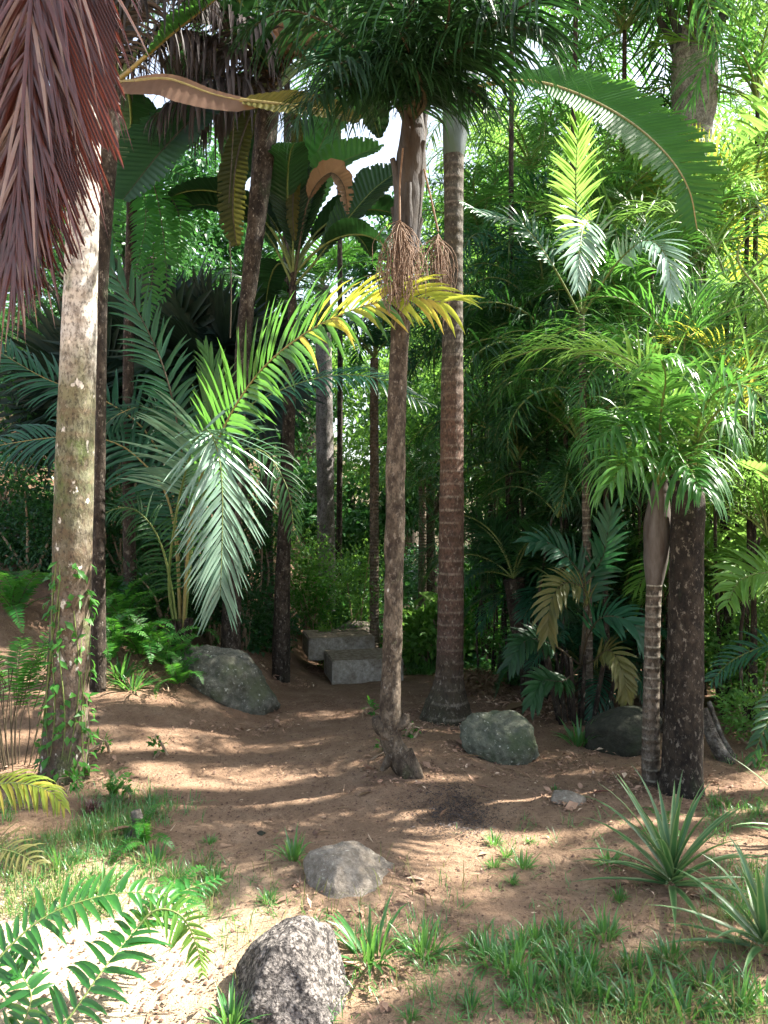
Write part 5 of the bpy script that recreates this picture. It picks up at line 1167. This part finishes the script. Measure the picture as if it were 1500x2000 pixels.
litter_patch(900, 1340, 1180, 1420, 700, .05, 'leaf_pile', 'loose dry leaves strewn behind the mossy boulder', 'litter', 7, .02)

def undergrowth():
    r = np.random.default_rng(9); n = 90000; Y = 7.5+r.random(n)**1.4*26; px = r.uniform(-150, 1650, n); x = (px-750)/FPX*Y
    clear = (abs(x+.2+.0*Y) < .9) & (Y < 9.6) | ((x > -1.2) & (x < 1.3) & (Y < 8.6)) | ((x < -.7) & (Y < 7.6)) | ((x > .9) & (x < 2.2) & (Y < 7.6))
    keep = ~clear & (noise2(x*.8, Y*.8, 50)+.25 > r.uniform(-.5, .5, n)); x, Y = x[keep], Y[keep]; m = len(x)
    hh = (.10+.55*np.maximum(0, noise2(x*1.3, Y*1.3, 51)+.3))*r.random(m)*np.where(Y > 11, 1.8, .8)
    p = np.stack([x, Y, ground(x, Y)+.02+hh], 1); d = r.normal(0, 1, (m, 3))*A(1, 1, .5)+A(0, -.2, .1)
    mb = MB(); s = r.uniform(.05, .12, m)*np.where(Y > 13, 1.7, 1); diamonds(mb, p, d, nrm(A(0, 0, 1)+r.normal(0, .4, (m, 3))), s, s*.55)
    o = link('undergrowth', mb.mesh('undergrowth', 'broad')); tag(o, 'low leafy ground cover behind the clearing', 'ground cover', kind='stuff')
undergrowth()
# grass verge beside the far path
scatter_grass('verge_grass', 'bright green turf beyond the ringed palm foot', [(790, 1265, 900, 1320, 150, 14), (930, 1270, 1030, 1340, 200, 14)], 'grass', 7, .10, .012)

# ------------------------------------------------------------------ fallen things
b = G(1470, 1545); T = thing('fallen_root', 'grey weathered root leaning down behind the stout trunk into a mossy stump', 'root', b)
mb = MB(); z = resample(np.array([[*P(1372, 1385, 5.2), .035], [*P(1395, 1450, 5.1), .045], [*P(1425, 1495, 5.0), .045], [*P(1455, 1525, 4.95), .06], [*P(1500, 1540, 4.9), .07], [*P(1560, 1540, 4.9), .08]]), 50)
tube(mb, z[:, :3], z[:, 3], 14, 0, .2); z = resample(np.array([[*P(1385, 1370, 5.3), .015], [*P(1410, 1440, 5.2), .02], [*P(1445, 1500, 5.05), .02]]), 30); tube(mb, z[:, :3], z[:, 3], 8, 0, .2)
link('limb', mb.mesh('limb', 'bark_log', b), T)
def bark_strip(px, py, L, az, mt, label, name='fallen_leaf', W=.03, lift=.02, cat='leaf'):
    q = G(px, py); mb = MB(); d = A(math.cos(az), math.sin(az), .12)
    strips(mb, (q+A(0, 0, .01))[None], d[None], A(0, 0, 1), L, W, .12, 8, .7, prof=A(.15, .5, .8, 1, 1, .9, .7, .45, .1), curl=.25)
    o = link(name, mb.mesh(name, mt, q), None, [float(v) for v in q]); tag(o, label, cat)
bark_strip(188, 1640, .20, .65, 'pink', 'pale curled fallen leaf in the grass right of the white trunk')
bark_strip(935, 1838, .10, 1.1, 'pink', 'thin pale dead blade standing in the left of the grassy patch')
bark_strip(1155, 1555, .12, .3, 'red', 'reddish fallen leaf on the dark soil behind the small angular stone', W=.02)
bark_strip(960, 1545, .09, 2.8, 'pink', 'short pale leaf fragment above the dark litter patch', W=.02)
bark_strip(620, 1632, .07, 0.1, 'pink', 'small pale fallen leaf left of the pale rock', W=.015)
bark_strip(1030, 1615, .1, .1, 'pink', 'pale twig-like leaf above the open-soil tufts', W=.012)
bark_strip(540, 1770, .08, .9, 'pink', 'pale curled leaf right of the yellowish tuft', W=.018)
bark_strip(1345, 1755, .16, -.1, 'dead', 'brown fallen leaf at the foot of the large rosette plant', W=.03)
bark_strip(985, 1395, .30, .5, 'dead', 'large upright dry leaf behind the mossy boulder', W=.12)
q = G(180, 1590); mb = MB(); r = np.random.default_rng(3); a = r.uniform(0, 6.28, 160); el = r.uniform(.1, 1.3, 160)
strips(mb, q+r.normal(0, .02, (160, 3))*A(1, 1, .3)+A(0, 0, .02), np.stack([np.cos(a)*np.cos(el), np.sin(a)*np.cos(el), np.sin(el)], 1), A(0.1, 0, 1), .06, .004, 1., 3, .2)
o = link('dead_tuft', mb.mesh('dead_tuft', 'red', q), None, [float(v) for v in q]); tag(o, 'rust-red dead tuft just right of the white trunk', 'dead plant')
q = G(262, 1640); mb = MB(); tube(mb, resample([q+A(-.02, 0, -.02), q+A(.02, .01, .05), q+A(0, .02, .13)], 12), np.linspace(.035, .022, 12), 12, 0, .3)
o = link('stump', mb.mesh('stump', 'bark_log', q), None, [float(v) for v in q]); tag(o, 'small split broken stump beside the small bright fern', 'stump')

# seedlings
for i, (px, py, lb) in enumerate([(310, 1475, 'tiny leafy seedling on bare soil right of the white trunk'), (200, 1470, 'leafy seedling at the right of the white trunk foot'), (725, 1395, 'leafy sprout left of the central palm foot'),
        (800, 1440, 'bright two-leaved sprout right of the central palm foot'), (235, 1560, 'upright leafy seedling in the grass right of the white trunk'), (140, 1545, 'leafy seedling in front of the white trunk foot'), (745, 1475, 'sprout in front of the central palm foot'), (1480, 1500, 'leafy seedling above the fallen root')]):
    b = G(px, py); bush('seedling', lb, 'seedling', b, .045, .05, 26, .05, 'fern', 400+i, group='seedlings on the soil', stems=3, kids=3)
for i, (px, py, lb) in enumerate([(235, 1325, 'arching grassy plant at the edge of the bank right of the white trunk'), (260, 1345, 'strappy plant lowest on the bank edge'), (1130, 1455, 'dark grassy plant in the shade beyond the mossy boulder')]):
    b = G(px, py); o = link('grassy_plant', TT[i % 2], None, [float(v) for v in b]); o.scale = (1.6, 1.6, 1.3); tag(o, lb, 'grassy plant', 'grassy plants at the bank')

# ------------------------------------------------------------------ backdrop trees
def tree(px, Y, H, rx, rz, n, leaf, mt, label, seed, cx=None):
    r = np.random.default_rng(seed); x = (px-750)/FPX*Y if cx is None else cx; b = A(x, Y, gz(x, Y)); T = thing('leafy_tree', label, 'tree', b, 'leafy trees behind the palms')
    ctr = b+A(0, 0, H-rz*.6); kids = 26
    cc = nrm(r.normal(0, 1, (kids, 3)))*r.uniform(.45, 1, (kids, 1))**.6*A(rx, rx, rz)
    mb = MB(); hw = .02*H+.03; tp = resample([b-A(0, 0, .2), b+A(r.normal(0, .15), 0, H*.4), ctr], 16); tube(mb, tp, np.linspace(hw*1.3, hw*.4, 16), 12, 0, .08)
    for k in range(9): tube(mb, resample([tp[8+k % 6], ctr+cc[k]*.5, ctr+cc[k]*.9], 8), np.linspace(hw*.4, hw*.1, 8), 6)
    link('trunk', mb.mesh('trunk', 'bark_grey', b), T)
    w = r.integers(0, kids, n); p = ctr+cc[w]+r.normal(0, 1, (n, 3))*A(rx, rx, rz)*.15; d = nrm(cc[w])*.5+r.normal(0, .7, (n, 3))+A(0, 0, -.3)
    mb = MB(); diamonds(mb, p, d, nrm(A(0, 0, 1)+r.normal(0, .45, (n, 3))), leaf*r.uniform(.6, 1.4, n), leaf*.5*r.uniform(.7, 1.3, n))
    link('crown', mb.mesh('crown', mt, b), T)
TR = [
 (1000, 15, 7.0, 2.4, 2.4, 'bright', 'leafy tree far behind the ringed palm'),
 (1300, 14, 6.5, 2.4, 2.6, 'bright', 'sunlit leafy tree behind the stout palm'),
 (1480, 12, 6.0, 2.2, 2.6, 'bright', 'sunlit leafy tree at the frame edge beyond the stout palm'),
 (1180, 20, 10., 3.2, 3.5, 'bright', 'tall leafy tree in the bright gap under the arching leaf'),
 (970, 20, 6.5, 3., 2.6, 'broad', 'dark leafy tree between the central and ringed trunks'),
 (880, 24, 6.0, 3., 2.5, 'bright', 'leafy tree behind the seed brooms'),
 (1420, 20, 11., 3.5, 4., 'bright', 'tallest leafy tree behind the stout palm crown'),
 (480, 12.5, 3.0, 1.4, 1.1, 'broad', 'low dark tree behind the darkest trunk'),
 (850, 13, 4.0, 1.8, 1.6, 'bright', 'low leafy tree between the central and ringed trunks'),
 (700, 17, 2.5, 2.0, 1.0, 'broad', 'low tree far behind the steps'),
 (150, 11, 4.2, 1.8, 1.7, 'broad', 'dark tree right behind the white trunk'),
 (1130, 12, 4.5, 2.2, 2.2, 'broad', 'dark leafy tree deep in the thicket'),
 (60, 14, 5.5, 2.4, 2.2, 'broad', 'dark leafy tree far behind the white trunk'),
 (260, 16, 5.0, 2.4, 1.9, 'broad', 'dark leafy tree low behind the tree fern'),
 (400, 18, 3.6, 2.4, 1.4, 'broad', 'leafy tree below the bright sky gap'),
 (580, 20, 3.0, 2.4, 1.3, 'bright', 'small leafy tree behind the steps and slim trunks'),
 (1050, 27, 14, 4.0, 4.5, 'bright', 'highest leafy tree behind the arching leaf'),
 (800, 30, 13, 3.0, 3.2, 'broad', 'high leafy tree behind the left canopy'),
 (1500, 28, 15, 4.5, 5.5, 'bright', 'far tall leafy tree in the top right corner'),
]
for i, (px, Y, H, rx, rz, mt, lb) in enumerate(TR):
    tree(px, Y, H, rx, rz, 13000 if px > 900 else 9000, .10 if Y < 16 else .16 if Y < 23 else .24, mt, lb, 500+i)
# palms added out of view on the sunny side to shade the clearing
for i, (x, y, h, L, kd) in enumerate([(3.75, 5.35, 5.6, 1.25, 'feather'), (3.7, 6.3, 6.5, 1.7, 'feather'), (4.0, 7.1, 7.1, 1.8, 'feather'), (5.3, 5.0, 4.8, 2.0, 'feather'), (4.2, 3.6, 4.9, 1.9, 'feather'), (6.8, 6.2, 6.2, 2.2, 'feather'), (4.5, 6.4, 4.5, 2.0, 'feather'), (4.9, 8.2, 5.2, 2.2, 'feather'), (4.3, 5.0, 4.2, 1.7, 'plume'), (4.4, 6.9, 6.2, 1.9, 'feather'), (4.6, 8.4, 6.4, 1.9, 'feather'), (3.9, 5.7, 6.0, 1.6, 'feather')]):
    b = A(x, y, gz(x, y)); T = thing('palm_tree', f'tall palm added out of view beyond the right frame edge for shade', 'palm tree', b, 'shade palms added outside the right edge')
    link('trunk', trunk_mesh(np.array([b, b+A(.1, 0, h*.5), b+A(0, 0, h)]), A(.16, .12, .10), 'bark_dark', b, sides=14, n=60), T)
    crown(T, b+A(0, 0, h), L, 20, kd, 'mid', 600+i, -25, 40, gap=.02 if i < 3 else .08, gl=GAPS if i < 3 else GAPS2)
# loose debris one can tell apart
for i, (px, py, L, az, mt, W, lb) in enumerate([
 (650, 1585, .14, .2, 'litter', .008, 'thin pale twig on the open soil left of the central palm foot'),
 (330, 1440, .16, -.6, 'litter', .008, 'pair of straws on the bank below the sloping boulder'),
 (1060, 1740, .12, -.3, 'pink', .007, 'thin bent stem on the soil left of the large rosette plant'),
 (480, 1700, .2, .3, 'pink', .008, 'long thin twig lying above the yellowish tuft'),
 (900, 1480, .15, -.2, 'dead', .012, 'brown stalk on the soil left of the mossy boulder'),
 (400, 1800, .18, .5, 'pink', .009, 'pale stalk lying beside the foreground fern tip'),
 (1130, 1870, .10, 2.2, 'pink', .012, 'small curled pale leaf inside the grassy patch'),
 (860, 1600, .10, 1.2, 'dead', .016, 'brown leaf in the dark litter patch'),
 (560, 1440, .12, .1, 'litter', .014, 'dry leaf on the bank right of the sloping boulder'),
 (700, 1560, .09, .7, 'dead', .02, 'curled brown leaf on open soil below the central palm'),
 (1230, 1590, .14, .05, 'pink', .012, 'pale dry leaf in front of the slim ringed trunk')]):
    bark_strip(px, py, L, az, mt, lb, name='fallen_twig' if W < .011 else 'fallen_leaf', W=W, cat='twig' if W < .011 else 'leaf')
def litter_feet():
    r = np.random.default_rng(77); mb = MB()
    feet = [(565, 1990, .30), (690, 1762, .26), (985, 1500, .34), (430, 1392, .45), (1113, 1574, .14), (785, 1520, .22), (872, 1412, .35), (1273, 1535, .22), (1330, 1550, .34), (125, 1525, .30), (1225, 1500, .35), (548, 1330, .25), (690, 1318, .5), (1312, 1740, .2)]
    for px, py, rad in feet:
        c = G(px, py); n = int(330*rad/.3); a = r.uniform(0, 6.28, n); q = rad*(.75+.35*np.abs(r.normal(0, 1, n)))
        x, y = c[0]+np.cos(a)*q, c[1]+.08+np.sin(a)*q*.8; p = np.stack([x, y, ground(x, y)+.010+r.random(n)*.012], 1); t = r.uniform(0, 6.28, n)
        s = .02*r.lognormal(0, .6, n); diamonds(mb, p, np.stack([np.cos(t), np.sin(t), r.normal(0, .35, n)], 1), nrm(A(0, 0, 1)+r.normal(0, .45, (n, 3))), s, s*r.uniform(.2, .5, n), bend=.2)
    o = link('leaf_litter', mb.mesh('leaf_litter', 'litter', smooth=False)); tag(o, 'dry leaf scraps gathered against the stones and trunk feet', 'leaf litter', kind='stuff')
litter_feet()
for pix, lb in (([(458, 190, 6.1), (452, 300, 6.2), (448, 420, 6.2), (451, 520, 6.2), (449, 660, 6.2)], 'thin straight vine hanging from the upper left canopy'),):
    q = [P(*v) for v in pix]; mb = MB(); tube(mb, resample(q, 30)+np.stack([.006*np.sin(np.linspace(0, 9, 30)), np.zeros(30), np.zeros(30)], 1), .005, 5)
    o = link('hanging_vine', mb.mesh('hanging_vine', 'stalkd', q[-1]), None, [float(v) for v in q[-1]]); tag(o, lb, 'vine')
